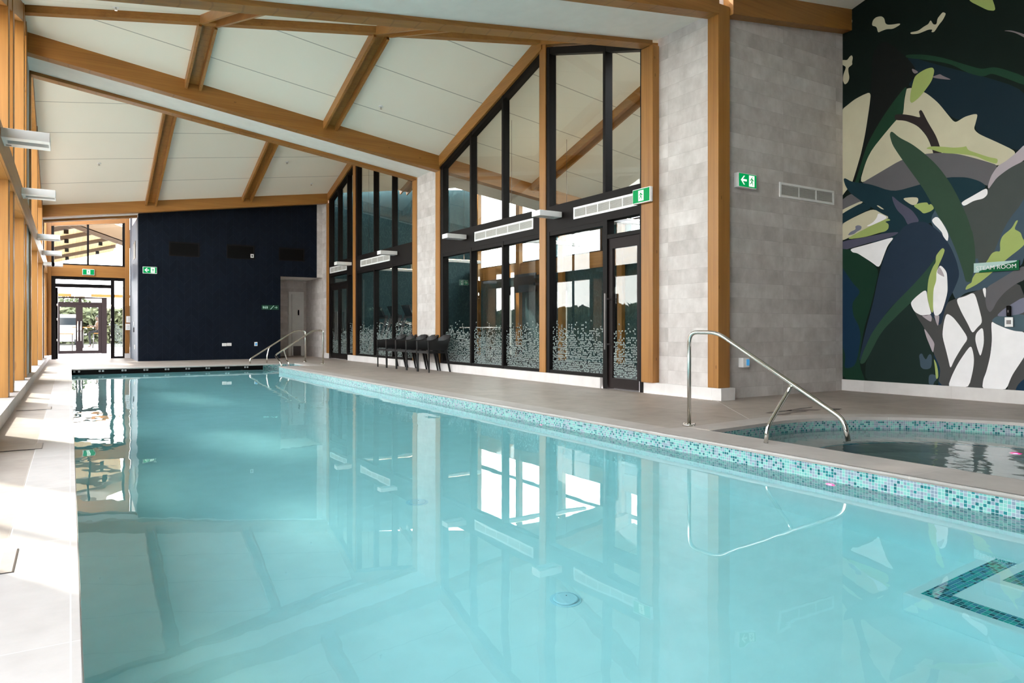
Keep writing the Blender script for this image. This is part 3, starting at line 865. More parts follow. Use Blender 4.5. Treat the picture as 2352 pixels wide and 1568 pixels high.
def post(b, label, group='timber posts of the right glazing'):
    return tag(MB().box(*b).build('timber_post', 'wood_z', bevel=.006), label, 'post', group)
post((6.93, 7.1, 14.12, 14.34, .165, 4.45), 'timber post right of the narrow tiled pier, left edge of the near glazing')
post((6.93, 7.1, 10.02, 10.21, .165, rz(10.2)), 'slim timber post under the peak of the near glazing')
post((6.93, 7.1, 7.38, 7.62, .155, 4.9), 'timber post right of the near glass door, with an exit sign')
post((6.99, 7.205, 6.25, 6.43, .156, 5.05), 'square timber corner post where the white tiled wall turns into the grey alcove wall')
post((6.93, 7.1, 15.36, 15.60, .165, 4.45), 'timber post left of the narrow tiled pier, behind the chairs')
post((6.93, 7.1, 19.58, 19.79, .165, rz(19.7)), 'slim timber post under the peak of the far glazing')
post((6.93, 7.1, 22.05, 22.27, .16, 4.9), 'timber post at the far end of the right glazing')
def rake(ya, yb, za, zb, label, d=.24):
    return tag(MB().hexa([(6.91, ya, za-d), (7.1, ya, za-d), (7.1, yb, zb-d), (6.91, yb, zb-d), (6.91, ya, za+.02), (7.1, ya, za+.02), (7.1, yb, zb+.02), (6.91, yb, zb+.02)])
               .build('raking_timber', 'wood_y', bevel=.005), label, 'beam', 'raking timbers over the glazing')
rake(10.12, 14.14, rz(10.2), rz(14.1), 'raking timber climbing to the peak over the left half of the near glazing')
rake(7.6, 10.12, rz(7.62), rz(10.2), 'raking timber falling from the peak over the right half of the near glazing', .17)
rake(19.58, 22.1, rz(19.6), rz(22.08), 'raking timber over the door half of the far glazing')
rake(15.58, 19.58, rz(15.6), rz(19.5), 'raking timber over the right half of the far glazing')
# solid fill of the same wall above the rakes is not needed: timbers touch the ceiling

def pattern(mb, y0, y1, z0, top, c=.034):
    ny = int((y1-y0)/c); nz = int((top-z0)/c)
    cw = (y1-y0)/ny
    X = GX-.008
    col_h = [random.uniform(.72, 1.0) for _ in range(ny)]
    for j in range(nz):
        for i in range(ny):
            h = (j+.5)/nz
            pr = 1.0 if h < .42 else max(0., 1-(h-.42)/.58*.85)
            if h > col_h[i] or random.random() > pr*.86: continue
            ya, za, s = y0+i*cw+.002, z0+j*c+.002, cw-.004
            q = random.choice(((( 0, 0), (1, 0), (1, .40), (0, 1)), ((0, 0), (1, 0), (1, 1), (0, .40)), ((0, 0), (1, .6), (1, 1), (0, 1)), ((0, .6), (1, 0), (1, 1), (0, 1))))
            mb.face([(X, ya+s*u, za+(c-.005)*v) for u, v in q])

def glazing(nm, ye0, ye1, bars_up, bars_lo, frames, door=None):
    """ye0 < ye1 : span; bars are (y0,y1) fronts"""
    yc = (ye0+ye1)/2
    r = sroot(nm, (7.0, yc, .17))
    z = lambda y: rz(y)-.22
    fr = MB()
    zb = .165
    fr.box(FX, FX+.16, ye0, ye1, 2.57, 3.0)                       # transom band
    F2 = FX+.006
    for a, b in bars_up: fr.hexa([(FX, a, 3.0), (FX+.14, a, 3.0), (FX+.14, b, 3.0), (FX, b, 3.0), (FX, a, z(a)), (FX+.14, a, z(a)), (FX+.14, b, z(b)), (FX, b, z(b))])
    d0, d1 = door if door else (1e3, 1e3)
    for a, b in bars_lo: fr.box(FX, FX+.14, a, b, zb if not (d0-.1 < a < d1+.1) else 0., 2.57)
    for a, b in ((ye0, d0), (d1, ye1)) if door else ((ye0, ye1),):
        if b > a+.05 and b <= ye1: fr.box(F2, FX+.134, a, b, zb+.001, zb+.055); fr.box(F2, FX+.134, a, b, 2.50, 2.575)
    ys = sorted([ye0]+[y for y in frames if ye0 < y < ye1]+[ye1])
    for a, b in zip(ys, ys[1:]):                                    # raking head frame
        fr.hexa([(F2, a, z(a)-.10), (FX+.134, a, z(a)-.10), (FX+.134, b, z(b)-.10), (F2, b, z(b)-.10), (F2, a, z(a)+.02), (FX+.134, a, z(a)+.02), (FX+.134, b, z(b)+.02), (F2, b, z(b)+.02)])
    fr.build('window_frame', 'frame_black', r, fix=False)
    up = MB()
    for a, b in zip(ys, ys[1:]):
        up.hexa([(GX, a, 2.98), (GX+.006, a, 2.98), (GX+.006, b, 2.98), (GX, b, 2.98), (GX, a, z(a)), (GX+.006, a, z(a)), (GX+.006, b, z(b)), (GX, b, z(b))])
    up.build('upper_glass', 'glass', r)
    return r

# near glazing (three panes, slim post, one pane and a door)
w = glazing('window_8', 7.62, 14.12, [(14.0, 14.12), (12.71, 12.77), (11.45, 11.51), (10.21, 10.24), (9.93, 10.02), (8.44, 8.50), (7.62, 7.66)],
            [(14.0, 14.12), (12.71, 12.77), (11.45, 11.51), (10.21, 10.24), (9.93, 10.02), (8.40, 8.50), (7.62, 7.67)], [10.12], (7.62, 8.44))
for a, b in ((12.77, 14.0), (11.51, 12.71), (10.24, 11.45), (8.50, 9.93)):
    MB().box(GX, GX+.006, a, b, .2, 2.52).build('lower_glass', 'glass', w)
    p = MB(); pattern(p, a-.02, b, .215, 1.13); p.build('frosted_pattern', 'frosted_film', w, fix=False)
MB().box(GX, GX+.006, 7.66, 8.42, 2.34, 2.52).build('door_toplight', 'glass', w)
MB().box(FX+.004, FX+.136, 7.67, 8.40, 2.285, 2.345).build('door_head', 'frame_black', w)
def pull(mb, y, x, z0, z1, r=.02):
    mb.tube([(x, y, z0), (x, y, z1)], r, 10)
    for z in (z0+.06, z1-.06): mb.tube([(x, y, z), (x+.09, y, z)], .012, 8)
dr = sroot('door_1', (7.0, 8.03, 0))
d = MB(); X0, X1 = FX+.03, FX+.08
d.box(X0, X1, 7.67, 7.76, .02, 2.285); d.box(X0, X1, 8.31, 8.42, .02, 2.285); d.box(X0, X1, 7.76, 8.31, .02, .17); d.box(X0, X1, 7.76, 8.31, 2.13, 2.285)
d.build('door_frame', 'frame_brown', dr)
MB().box(FX+.05, FX+.056, 7.76, 8.31, .17, 2.13).build('glass_pane', 'glass', dr)
p = MB(); GXs = GX; GX = FX+.056; pattern(p, 7.77, 8.30, .18, 1.02); p.build('frosted_pattern', 'frosted_film', dr, fix=False); GX = GXs
h = MB(); h.box(6.87, 6.90, 8.345, 8.375, .60, 1.45)
for z in (.68, 1.37): h.box(6.90, X0, 8.35, 8.37, z-.012, z+.012)
h.build('pull_handle', 'dark_metal', dr)
h = MB(); h.box(7.08, 7.10, 8.34, 8.38, .60, 1.45); h.build('inner_handle', 'black', dr)

# far glazing (double door on the left, then slim post and three panes)
w = glazing('window_9', 15.60, 22.05, [(21.93, 22.05), (21.13, 21.19), (20.28, 20.34), (19.79, 19.83), (19.46, 19.58), (18.13, 18.19), (16.85, 16.91), (15.6, 15.64)],
            [(21.93, 22.05), (20.28, 20.36), (19.79, 19.83), (19.46, 19.58), (18.13, 18.19), (16.85, 16.91), (15.6, 15.64)], [19.58], (20.3, 22.0))
for a, b in ((18.19, 19.46), (16.91, 18.13), (15.64, 16.85), (19.83, 20.28)):
    MB().box(GX, GX+.006, a, b, .2, 2.52).build('lower_glass', 'glass', w)
    p = MB(); pattern(p, a, b, .215, 1.20); p.build('frosted_pattern', 'frosted_film', w, fix=False)
MB().box(GX, GX+.006, 20.36, 21.93, 2.34, 2.52).build('door_toplight', 'glass', w)
MB().box(FX+.004, FX+.136, 20.36, 21.93, 2.285, 2.345).build('door_head', 'frame_black', w)
for n_, (a, b, hy) in enumerate(((21.15, 21.92, 21.22), (20.37, 21.13, 21.05))):
    dr = sroot('door_%d' % (2+n_), (7.0, (a+b)/2, 0))
    d = MB(); d.box(X0, X1, a, a+.1, .02, 2.285); d.box(X0, X1, b-.1, b, .02, 2.285); d.box(X0, X1, a+.1, b-.1, .02, .17); d.box(X0, X1, a+.1, b-.1, 2.13, 2.285)
    d.build('door_frame', 'frame_black', dr)
    MB().box(FX+.05, FX+.056, a+.1, b-.1, .17, 2.13).build('glass_pane', 'glass', dr)
    p = MB(); GX = FX+.056; pattern(p, a+.1, b-.1, .18, 1.06); p.build('frosted_pattern', 'frosted_film', dr, fix=False); GX = GXs
    MB().box(6.87, 6.90, hy-.015, hy+.015, .60, 1.45).build('pull_handle', 'dark_metal', dr)

def grille(label, c, axis, w, h, nseg, n=-1):
    """white louvre grille; c centre of face, axis 'x' or 'y' = long direction"""
    t = thing('air_grille', label, 'grille', c, 'white air grilles')
    cx_, cy_, cz_ = c
    def P(u0, u1, d0, d1, z0, z1, mb):
        if axis == 'y': mb.box(cx_-d1, cx_-d0, cy_+u0, cy_+u1, cz_+z0, cz_+z1)
        else: mb.box(cx_+u0, cx_+u1, cy_-d1, cy_-d0, cz_+z0, cz_+z1)
    f = MB(); b = .032 if h < .25 else .035
    P(-w/2, w/2, 0, .016, -h/2, -h/2+b, f); P(-w/2, w/2, 0, .016, h/2-b, h/2, f)
    P(-w/2, -w/2+b, 0, .016, -h/2+b, h/2-b, f); P(w/2-b, w/2, 0, .016, -h/2+b, h/2-b, f)
    f.build('frame', 'white_gloss', t, bevel=.002)
    s = (w-2*b)/nseg
    for k in range(1, nseg): m = MB(); P(-w/2+b+k*s-.008, -w/2+b+k*s+.008, 0, .013, -h/2+b, h/2-b, m); m.build('divider', 'white_gloss', t)
    bk = MB(); P(-w/2+b, w/2-b, -.002, .002, -h/2+b, h/2-b, bk); bk.build('backing', 'grille_dark', t)
    l = MB(); nl = 8
    for k in range(nl):
        z = -h/2+b+(k+.5)*(h-2*b)/nl
        P(-w/2+b, w/2-b, .002, .010, z-.0035, z+.0035, l)
    q = int((w-2*b)/.022)
    for k in range(q):
        u = -w/2+b+(k+.5)*(w-2*b)/q
        P(u-.0022, u+.0022, .002, .006, -h/2+b, h/2-b, l)
    l.build('louvres', 'grille_metal', t, fix=False)
    return t
grille('white air grille above the near glass door, partly behind the exit sign', (FX, 8.47, 2.785), 'y', 1.52, .19, 5)
grille('white air grille over the three left panes of the near glazing', (FX, 11.48, 2.775), 'y', 2.13, .19, 5)
grille('white air grille over the right panes of the far glazing', (FX, 18.09, 2.76), 'y', 2.15, .19, 5)
grille('white air grille at the far end of the far glazing, above the double door', (FX, 21.14, 2.76), 'y', 1.57, .19, 4)
grille('white air grille high on the grey tiled alcove wall beside the mural', (8.925, 6.35, 2.836), 'x', 1.23, .205, 3)

# ---------------------------------------------------------------- exit signs
MAN = [[(.50, .93), (.56, .95), (.60, .90), (.58, .84), (.52, .83), (.48, .87)],
       [(.30, .80), (.52, .79), (.64, .70), (.60, .55), (.50, .44), (.40, .46), (.42, .60), (.40, .70), (.30, .72)],
       [(.58, .76), (.70, .62), (.84, .60), (.84, .54), (.66, .54), (.54, .66)],
       [(.34, .78), (.22, .62), (.10, .64), (.10, .58), (.26, .54), (.42, .70)],
       [(.42, .50), (.54, .50), (.66, .34), (.66, .12), (.58, .12), (.56, .30), (.42, .40)],
       [(.38, .50), (.48, .46), (.36, .26), (.12, .22), (.12, .28), (.30, .34)]]
def exit_sign(label, c, yaw, w, h, arrow=False, depth=.05, flag=0.):
    """face looks along local -Y, rotated by yaw about Z; c centre of the back"""
    t = thing('exit_sign', label, 'exit sign', c, 'green running-man exit signs')
    R_ = Matrix.Rotation(yaw, 3, 'Z'); C_ = Vector(c)
    T = lambda x, y, z: tuple(C_+R_ @ Vector((x, y, z)))
    def B(mb, x0, x1, y0, y1, z0, z1):
        mb.hexa([T(x0, y0, z0), T(x1, y0, z0), T(x1, y1, z0), T(x0, y1, z0), T(x0, y0, z1), T(x1, y0, z1), T(x1, y1, z1), T(x0, y1, z1)])
    m = MB(); B(m, -w/2-.012, w/2+.012, -depth, 0, -h/2-.012, h/2+.012); m.build('housing', 'white_gloss', t, bevel=.006)
    m = MB(); B(m, -w/2, w/2, -depth-.004, -depth, -h/2, h/2); m.build('green_face', 'exit_green', t, bevel=.004)
    if arrow: mx = w*.22; s = h*.86; ax = -w*.24
    else: mx = 0; s = h*.80; ax = None
    m = MB(); B(m, mx-s*.36, mx+s*.36, -depth-.006, -depth-.004, -s/2, s/2)
    y = -depth-.006
    if ax is not None:
        for q in ([(-.5, 0), (0, .5), (.2, .5), (-.15, .12), (.5, .12), (.5, -.12), (-.15, -.12), (.2, -.5), (0, -.5)],):
            m.poly([(ax+u*s*.8, v*s*.8) for u, v in q], lambda u, v: T(u, y+.0, v))
    m.build('pictogram', 'exit_white', t, fix=False)
    m = MB()
    for q in MAN: m.poly([(mx+(u-.47)*s*.72, (v-.52)*s*.95) for u, v in q], lambda u, v: T(u, y-.0012, v))
    m.build('running_man', 'exit_green', t, fix=False)
    return t
exit_sign('green exit sign on the timber post by the near glass door', (6.90, 7.53, 2.795), math.radians(-90), .34, .185, False, .05)
exit_sign('green exit sign with left arrow on the grey alcove wall by the corner post', (7.58, 6.35, 2.862), 0, .34, .17, True, .07)
exit_sign('green exit sign with left arrow on the navy wall', (1.95, 22.75, 2.605), 0, .34, .17, True, .04)
exit_sign('green exit sign on the timber header over the far doors', (.493, 25.55, 2.68), 0, .30, .16, False, .04)

# ================================================================== FAR END
NY = 22.75
def navy_wall():
    mb = MB()
    zt = lambda x: ZB(x)-.31+.075
    def piece(x0, x1, z0, z1a, z1b, y0=NY, y1=22.95):
        mb.hexa([(x0, y0, z0), (x1, y0, z0), (x1, y1, z0), (x0, y1, z0), (x0, y0, z1a), (x1, y0, z1b), (x1, y1, z1b), (x0, y1, z1a)])
    piece(1.66, 5.62, 0, zt(1.66), zt(5.62)); piece(5.62, 6.77, 2.585, zt(5.62), zt(6.77))
    return struct(mb.build('wall_back', 'navy_tile'))
navy_wall()
struct(MB().box(6.77, 6.95, NY, 22.95, 2.585, 4.93).build('wall_back', 'wall_tile'))
rt = MB(); rt.box(1.64, 1.66, 22.76, 25.1, 0, 4.1); struct(rt.build('wall_left_return', 'finger_tile'))
struct(MB().box(1.66, 1.80, 22.95, 25.75, 0, 4.9).build('wall_left_return', 'white_paint'))
struct(MB().box(1.636, 1.80, 25.1, 25.75, 0, 4.9).build('wall_left_return', 'finger_tile'))
# niche with a white door
struct(MB().box(5.62, 6.95, 24.6, 24.75, 0, 2.7).build('wall_niche', 'wall_tile'))
struct(MB().box(5.52, 5.62, 22.95, 24.75, 0, 2.7).build('wall_niche', 'wall_tile'))
struct(MB().box(5.62, 6.95, 22.9, 24.75, 2.585, 2.75).build('ceiling', 'soffit_white'))
dn = sroot('door_4', (6.6, 24.58, 0))
MB().box(6.34, 6.44, 24.57, 24.6, 0, 2.2).box(6.44, 6.80, 24.57, 24.6, 2.12, 2.2).box(6.78, 6.86, 24.57, 24.6, 0, 2.2).build('door_frame', 'white_paint', dn)
MB().box(6.46, 6.78, 24.575, 24.6, 0.02, 2.12).build('door_leaf', 'white_paint', dn)
MB().box(6.50, 6.76, 24.568, 24.576, .02, .34).build('kick_plate', 'dark_metal', dn)
MB().box(6.66, 6.70, 24.565, 24.576, 1.40, 1.58).build('door_sign', 'black', dn)

# three dark recessed louvres in the navy wall
for x0, x1, z0, z1, l in ((2.45, 3.27, 3.05, 3.47, 'black framed opening high on the navy wall, left of three'), (4.03, 4.84, 3.06, 3.49, 'black framed opening high on the navy wall, middle of three'),
                          (5.57, 6.37, 3.08, 3.49, 'black framed opening high on the navy wall, right of three')):
    t = thing('internal_window', l, 'window', ((x0+x1)/2, NY, z0), 'black openings in the navy wall')
    b = .035
    MB().box(x0, x1, NY-.012, NY, z0, z0+b).box(x0, x1, NY-.012, NY, z1-b, z1).box(x0, x0+b, NY-.012, NY, z0+b, z1-b).box(x1-b, x1, NY-.012, NY, z0+b, z1-b).build('frame', 'frame_black', t)
    MB().box(x0+b, x1-b, NY-.004, NY, z0+b, z1-b).build('face', 'black', t)
def plate_(name, label, cat, x0, x1, z0, z1, y, mats=('white_gloss',), inner=None, d=.014, group=None):
    t = thing(name, label, cat, ((x0+x1)/2, y, z0), group)
    MB().box(x0, x1, y-d, y, z0, z1).build('plate', mats[0], t, bevel=.003)
    if inner: MB().box(inner[0], inner[1], y-d-.003, y-d, inner[2], inner[3]).build('insert', inner[4], t)
    return t
plate_('wall_sensor', 'small white control plate beside the middle black opening on the navy wall', 'control', 4.715, 4.81, 3.115, 3.225, NY-.012, inner=(4.74, 4.785, 3.14, 3.20, 'dark_metal'))
t = plate_('power_socket', 'white power socket low on the navy wall, left of the pair', 'socket', 3.895, 4.025, .405, .495, NY, inner=(3.92, 4.0, .43, .47, 'tile_white'), group='white sockets on the navy wall')
for x in (3.94, 3.975): MB().box(x, x+.008, NY-.019, NY-.016, .447, .453).build('socket_hole', 'dark_metal', t)
plate_('power_socket', 'blank white socket plate low on the navy wall, right of the pair', 'socket', 4.035, 4.165, .41, .50, NY, inner=(4.06, 4.14, .43, .48, 'tile_white'), group='white sockets on the navy wall')
plate_('emergency_button', 'white and blue control box low on the navy wall, near the steps', 'control', 4.83, 4.92, .40, .52, NY, inner=(4.855, 4.905, .42, .49, 'screen_blue'), d=.03)
t = thing('control_box', 'white control box with blue window on the grey alcove wall behind the handrail', 'control', (7.55, 6.35, .40))
MB().box(7.483, 7.605, 6.27, 6.35, .405, .53).build('box', 'white_gloss', t, bevel=.004)
MB().box(7.545, 7.60, 6.266, 6.27, .43, .51).build('blue_window', 'screen_blue', t)
t = thing('security_camera', 'white bullet security camera on the tiled wall by the navy corner', 'camera', (6.9, 23.05, 2.75))
MB().tube([(6.94, 23.0, 2.79), (6.72, 22.86, 2.79)], .035, 14).build('body', 'white_gloss', t)
MB().tube([(6.725, 22.863, 2.79), (6.70, 22.848, 2.79)], .030, 14).build('lens', 'black', t)
MB().cyl((6.935, 23.0), .045, 2.74, 2.84, 14).build('base', 'white_gloss', t)
# toilets sign: dark green with pictograms and an arrow
t = thing('wayfinding_sign', 'dark green sign with toilet pictograms and right arrow on the navy wall', 'sign', (5.31, NY, 1.52))
MB().box(5.05, 5.565, NY-.008, NY, 1.525, 1.665).build('panel', 'sign_dark', t)
m = MB(); y = NY-.0095
def pg(pts): m.poly(pts, lambda u, v: (u, y, v))
def person_icon(x, z, s, skirt=False):
    pg([(x+.10*s*math.cos(a), z+.86*s+.10*s*math.sin(a)) for a in [2*PI*k/10 for k in range(10)]])
    if skirt: pg([(x-.12*s, z+.72*s), (x+.12*s, z+.72*s), (x+.27*s, z+.25*s), (x+.12*s, z+.25*s), (x+.12*s, z), (x-.12*s, z), (x-.12*s, z+.25*s), (x-.27*s, z+.25*s)])
    else: pg([(x-.2*s, z+.72*s), (x+.2*s, z+.72*s), (x+.2*s, z+.35*s), (x+.11*s, z+.35*s), (x+.11*s, z), (x-.11*s, z), (x-.11*s, z+.35*s), (x-.2*s, z+.35*s)])
person_icon(5.10, 1.553, .088); person_icon(5.15, 1.553, .088, True); person_icon(5.215, 1.553, .088)
pg([(5.185-.003, 1.55), (5.185+.003, 1.55), (5.185+.003, 1.645), (5.185-.003, 1.645)])
pg([(5.30, 1.535), (5.325, 1.535), (5.43, 1.655), (5.405, 1.655)])
pg([(5.44, 1.587), (5.505, 1.587), (5.475, 1.557), (5.49, 1.557), (5.525, 1.595), (5.49, 1.633), (5.475, 1.633), (5.505, 1.603), (5.44, 1.603)])
m.build('pictograms', 'sign_ink', t, fix=False)
# details on the tiled return
t = thing('air_grille', 'narrow louvre vent high on the glossy grey return wall by the far doors', 'grille', (1.64, 23.75, 3.0), 'white air grilles')
MB().box(1.628, 1.64, 23.4, 24.15, 3.0, 3.5).build('frame', 'dark_metal', t); MB().box(1.624, 1.628, 23.48, 24.07, 3.06, 3.44).build('louvres', 'grille_dark', t)
plate2 = lambda nm, l, c, y0, y1, z0, z1, mat: tag(MB().box(1.622, 1.64, y0, y1, z0, z1).build(nm, mat, bevel=.002), l, c)
plate2('light_switch', 'white switch plate on the glossy return wall near the doors', 'switch', 24.0, 24.1, 1.02, 1.14, 'white_gloss')
plate2('card_reader', 'black card reader below the switch on the glossy return wall', 'control', 24.0, 24.1, .83, .97, 'black')
plate2('power_socket', 'white socket low on the glossy return wall near the doors', 'socket', 23.6, 23.7, .32, .46, 'white_gloss')

# door wall: timber portal, high window, black door frame
DY = 25.6
for b, l in (((-.66, -.47, DY-.05, DY+.15, .128, 4.6), 'timber post at the left of the far door opening'), ((1.49, 1.62, DY-.05, DY+.15, .15, 4.9), 'timber post at the right of the far door opening')):
    post(b, l, 'timber posts of the far door wall')
base('baseboard_back', (1.48, 1.64, DY-.06, DY+.15, 0, .15))
tag(MB().box(-.47, 1.49, DY-.04, DY+.15, 2.53, 2.885).build('timber_header', 'wood_x', bevel=.005), 'timber header beam over the far doors with a green exit sign', 'beam')
tag(MB().hexa([(-.66, DY-.04, 4.02), (1.62, DY-.04, 4.30), (1.62, DY+.15, 4.30), (-.66, DY+.15, 4.02), (-.66, DY-.04, 4.95), (1.62, DY-.04, 4.95), (1.62, DY+.15, 4.95), (-.66, DY+.15, 4.95)]).build('timber_header', 'wood_x'),
    'sloping timber over the high window above the far doors', 'beam')
w = sroot('window_10', (.5, DY+.05, 2.885))
f = MB(); f.box(-.47, 1.49, DY, DY+.1, 2.885, 2.93); f.box(-.47, -.40, DY, DY+.1, 2.93, 4.1); f.box(1.42, 1.49, DY, DY+.1, 2.93, 4.3); f.box(.455, .51, DY, DY+.1, 2.93, 4.3)
f.build('window_frame', 'frame_black', w); MB().box(-.4, 1.42, DY+.05, DY+.056, 2.9, 4.3).build('glass_pane', 'glass', w)
w = sroot('door_5', (.5, DY+.05, 0))
f = MB(); f.box(-.47, 1.49, DY, DY+.1, 2.44, 2.53); f.box(-.47, -.36, DY, DY+.1, 0, 2.44); f.box(1.44, 1.49, DY, DY+.1, 0, 2.44); f.box(1.10, 1.20, DY, DY+.1, 0, 2.44)
f.box(-.36, 1.10, DY, DY+.1, 2.20, 2.31); f.box(1.2, 1.44, DY, DY+.1, 0, .06)
f.build('door_frame', 'frame_black', w); MB().box(1.2, 1.44, DY+.05, DY+.056, .06, 2.44).build('sidelight_glass', 'glass', w)
MB().box(-.36, 1.10, DY+.05, DY+.056, 2.31, 2.44).build('toplight_glass', 'glass', w)
GX_ = GX
p = MB()
for j in range(22):
    for i in range(5):
        if random.random() < .85:
            xa, za = 1.205+i*.0465, .08+j*.046
            q = random.choice((((0, 0), (1, 0), (1, .4), (0, 1)), ((0, 0), (1, 0), (1, 1), (0, .4))))
            p.face([(xa+.04*u, DY+.045, za+.042*v) for u, v in q])
p.build('frosted_pattern', 'frosted_film', w, fix=False)
# open pivot leaf seen edge-on at the left, with hinge knuckles
m = MB(); m.box(-.36, -.31, DY+.1, DY+1.15, .01, 2.19); m.build('open_leaf', 'frame_black', w)
m = MB()
for z in (.55, 1.18, 1.62): m.tube([(-.33, DY-.005, z), (-.33, DY-.005, z+.07)], .012, 8); m.tube([(1.11, DY-.005, z), (1.11, DY-.005, z+.07)], .012, 8)
m.build('hinge', 'steel', w)
t = thing('door_closer', 'pale automatic door closer box over the far door opening', 'door closer', (.37, 30.9, 2.1))
MB().box(.05, .68, 30.82, 30.98, 2.14, 2.25).build('casing', 'white_gloss', t)
for x, z, l in ((1.58, 1.22, 'upper white notice taped beside the far doors'), (1.56, .98, 'lower white notice taped beside the far doors')):
    t = thing('paper_notice', l, 'notice', (x, DY-.055, z), 'paper notices by the far doors')
    MB().box(x-.06, x+.07, DY-.056, DY-.0535, z-.09, z+.11).build('sheet', 'paper', t)
    m = MB()
    for k in range(4): m.box(x-.01, x+.05, DY-.0575, DY-.056, z-.05+k*.035, z-.043+k*.035)
    m.build('printed_lines', 'dark_metal', t)

# vestibule
struct(MB().box(-1.6, 3.2, 25.75, 31.6, -.25, 0).build('floor', 'skirt_tile'))
struct(MB().box(-.62, -.5, 25.76, 31.0, 0, 3.0).build('wall_left', 'white_paint')) if False else None
OY = 31.0
w = sroot('door_6', (.35, OY, 0))
f = MB(); f.box(-.62, -.42, OY, OY+.1, 0, 2.12); f.box(1.03, 1.20, OY, OY+.1, 0, 2.12); f.box(-.42, 1.03, OY, OY+.1, 2.07, 2.12); f.box(-.42, 1.03, OY, OY+.1, 1.86, 1.93); f.box(.28, .38, OY, OY+.1, 1.93, 2.07)
f.build('door_frame', 'frame_brown', w)
for s, (a, b) in enumerate(((-.42, .305), (.305, 1.03))):
    d = MB(); d.box(a, a+.11, OY+.02, OY+.07, .01, 1.86); d.box(b-.11, b, OY+.02, OY+.07, .01, 1.86); d.box(a+.11, b-.11, OY+.02, OY+.07, .01, .12); d.box(a+.11, b-.11, OY+.02, OY+.07, 1.74, 1.86)
    o = d.build('door_leaf', 'frame_brown', w)
    MB().box(a+.11, b-.11, OY+.04, OY+.046, .12, 1.74).build('glass_pane', 'glass', o) if False else MB().box(a+.11, b-.11, OY+.04, OY+.046, .12, 1.74).build('glass_pane', 'glass', w)
    x = .255 if s == 0 else .355
    MB().tube([(x, OY-.05, .48), (x, OY-.05, 1.22)], .018, 8).build('pull_handle', 'steel', w)
MB().box(-.42, 1.03, OY+.04, OY+.046, 1.93, 2.07).build('toplight_glass', 'glass', w)
tag(MB().box(-.62, 3.0, OY-.04, OY+.1, 2.13, 2.24).build('timber_header', 'wood_x'), 'pale timber rail over the outer double doors', 'beam')
tag(MB().box(1.20, 1.32, OY, OY+.12, 0, 2.13).build('timber_post', 'wood_pale_x'), 'slim timber post right of the outer double doors', 'post') if False else None

# ================================================================== HANDRAILS
def bend(pts, r=.09, n=5):
    out = [Vector(pts[0])]
    for a, b, c in zip(pts, pts[1:], pts[2:]):
        a, b, c = Vector(a), Vector(b), Vector(c)
        d1, d2 = (a-b), (c-b); k = min(r, d1.length*.45, d2.length*.45)
        p, q = b+d1.normalized()*k, b+d2.normalized()*k
        for i in range(n+1):
            t = i/n; out.append(p*(1-t)**2+b*2*t*(1-t)+q*t*t)
    out.append(Vector(pts[-1])); return out
def flange(t, x, y, z=0.003):
    MB().tube([(x, y, z), (x, y, z+.010), (x, y, z+.013)], [.062, .062, .056], 24).build('flange', 'steel', t)
    m = MB()
    for k in range(4):
        a = PI/4+k*PI/2; m.cyl((x+.046*math.cos(a), y+.046*math.sin(a)), .008, z+.012, z+.022, 8)
    m.build('bolts', 'steel', t)
t = thing('handrail', 'large stainless handrail between the pool and the round-ended spa', 'handrail', (4.94, 4.75, 0), 'stainless pool handrails')
MB().tube(bend([(4.94, 4.77, .005), (4.94, 4.77, .876), (4.94, 4.43, .876), (4.94, 3.2, .225), (4.94, 3.165, .065)], .10), .0185, 18).build('rail', 'steel', t)
MB().tube(bend([(4.94, 3.66, .45), (4.93, 3.68, .40), (4.70, 3.70, .13), (4.68, 3.70, .003)], .05), .0165, 16).build('strut', 'steel', t)
flange(t, 4.94, 4.77)
t = thing('handrail', 'farther stainless handrail at the corner steps, against the navy wall', 'handrail', (5.57, 19.8, 0), 'stainless pool handrails')
MB().tube(bend([(5.57, 19.8, .005), (5.57, 19.8, .872), (5.28, 19.8, .872), (4.10, 19.8, .12), (4.09, 19.8, .003)], .10), .022, 14).build('rail', 'steel', t)
MB().tube(bend([(4.60, 19.8, .43), (4.58, 19.8, .38), (4.53, 19.8, .15), (4.53, 19.8, .003)], .05), .018, 12).build('strut', 'steel', t)
flange(t, 5.57, 19.8)
t = thing('handrail', 'nearer stainless handrail at the corner steps, its feet on the pool corner', 'handrail', (5.64, 18.4, 0), 'stainless pool handrails')
MB().tube(bend([(5.64, 18.4, .005), (5.64, 18.4, .876), (5.38, 18.4, .876), (4.45, 18.4, .28), (4.42, 18.38, .24), (4.42, 17.90, .10), (4.43, 17.80, .003)], .07), .022, 14).build('rail', 'steel', t)
MB().tube(bend([(4.64, 18.4, .40), (4.63, 18.38, .36), (4.60, 17.95, .12), (4.59, 17.78, .10), (4.59, 17.76, .003)], .04), .018, 12).build('strut', 'steel', t)
flange(t, 5.64, 18.4)

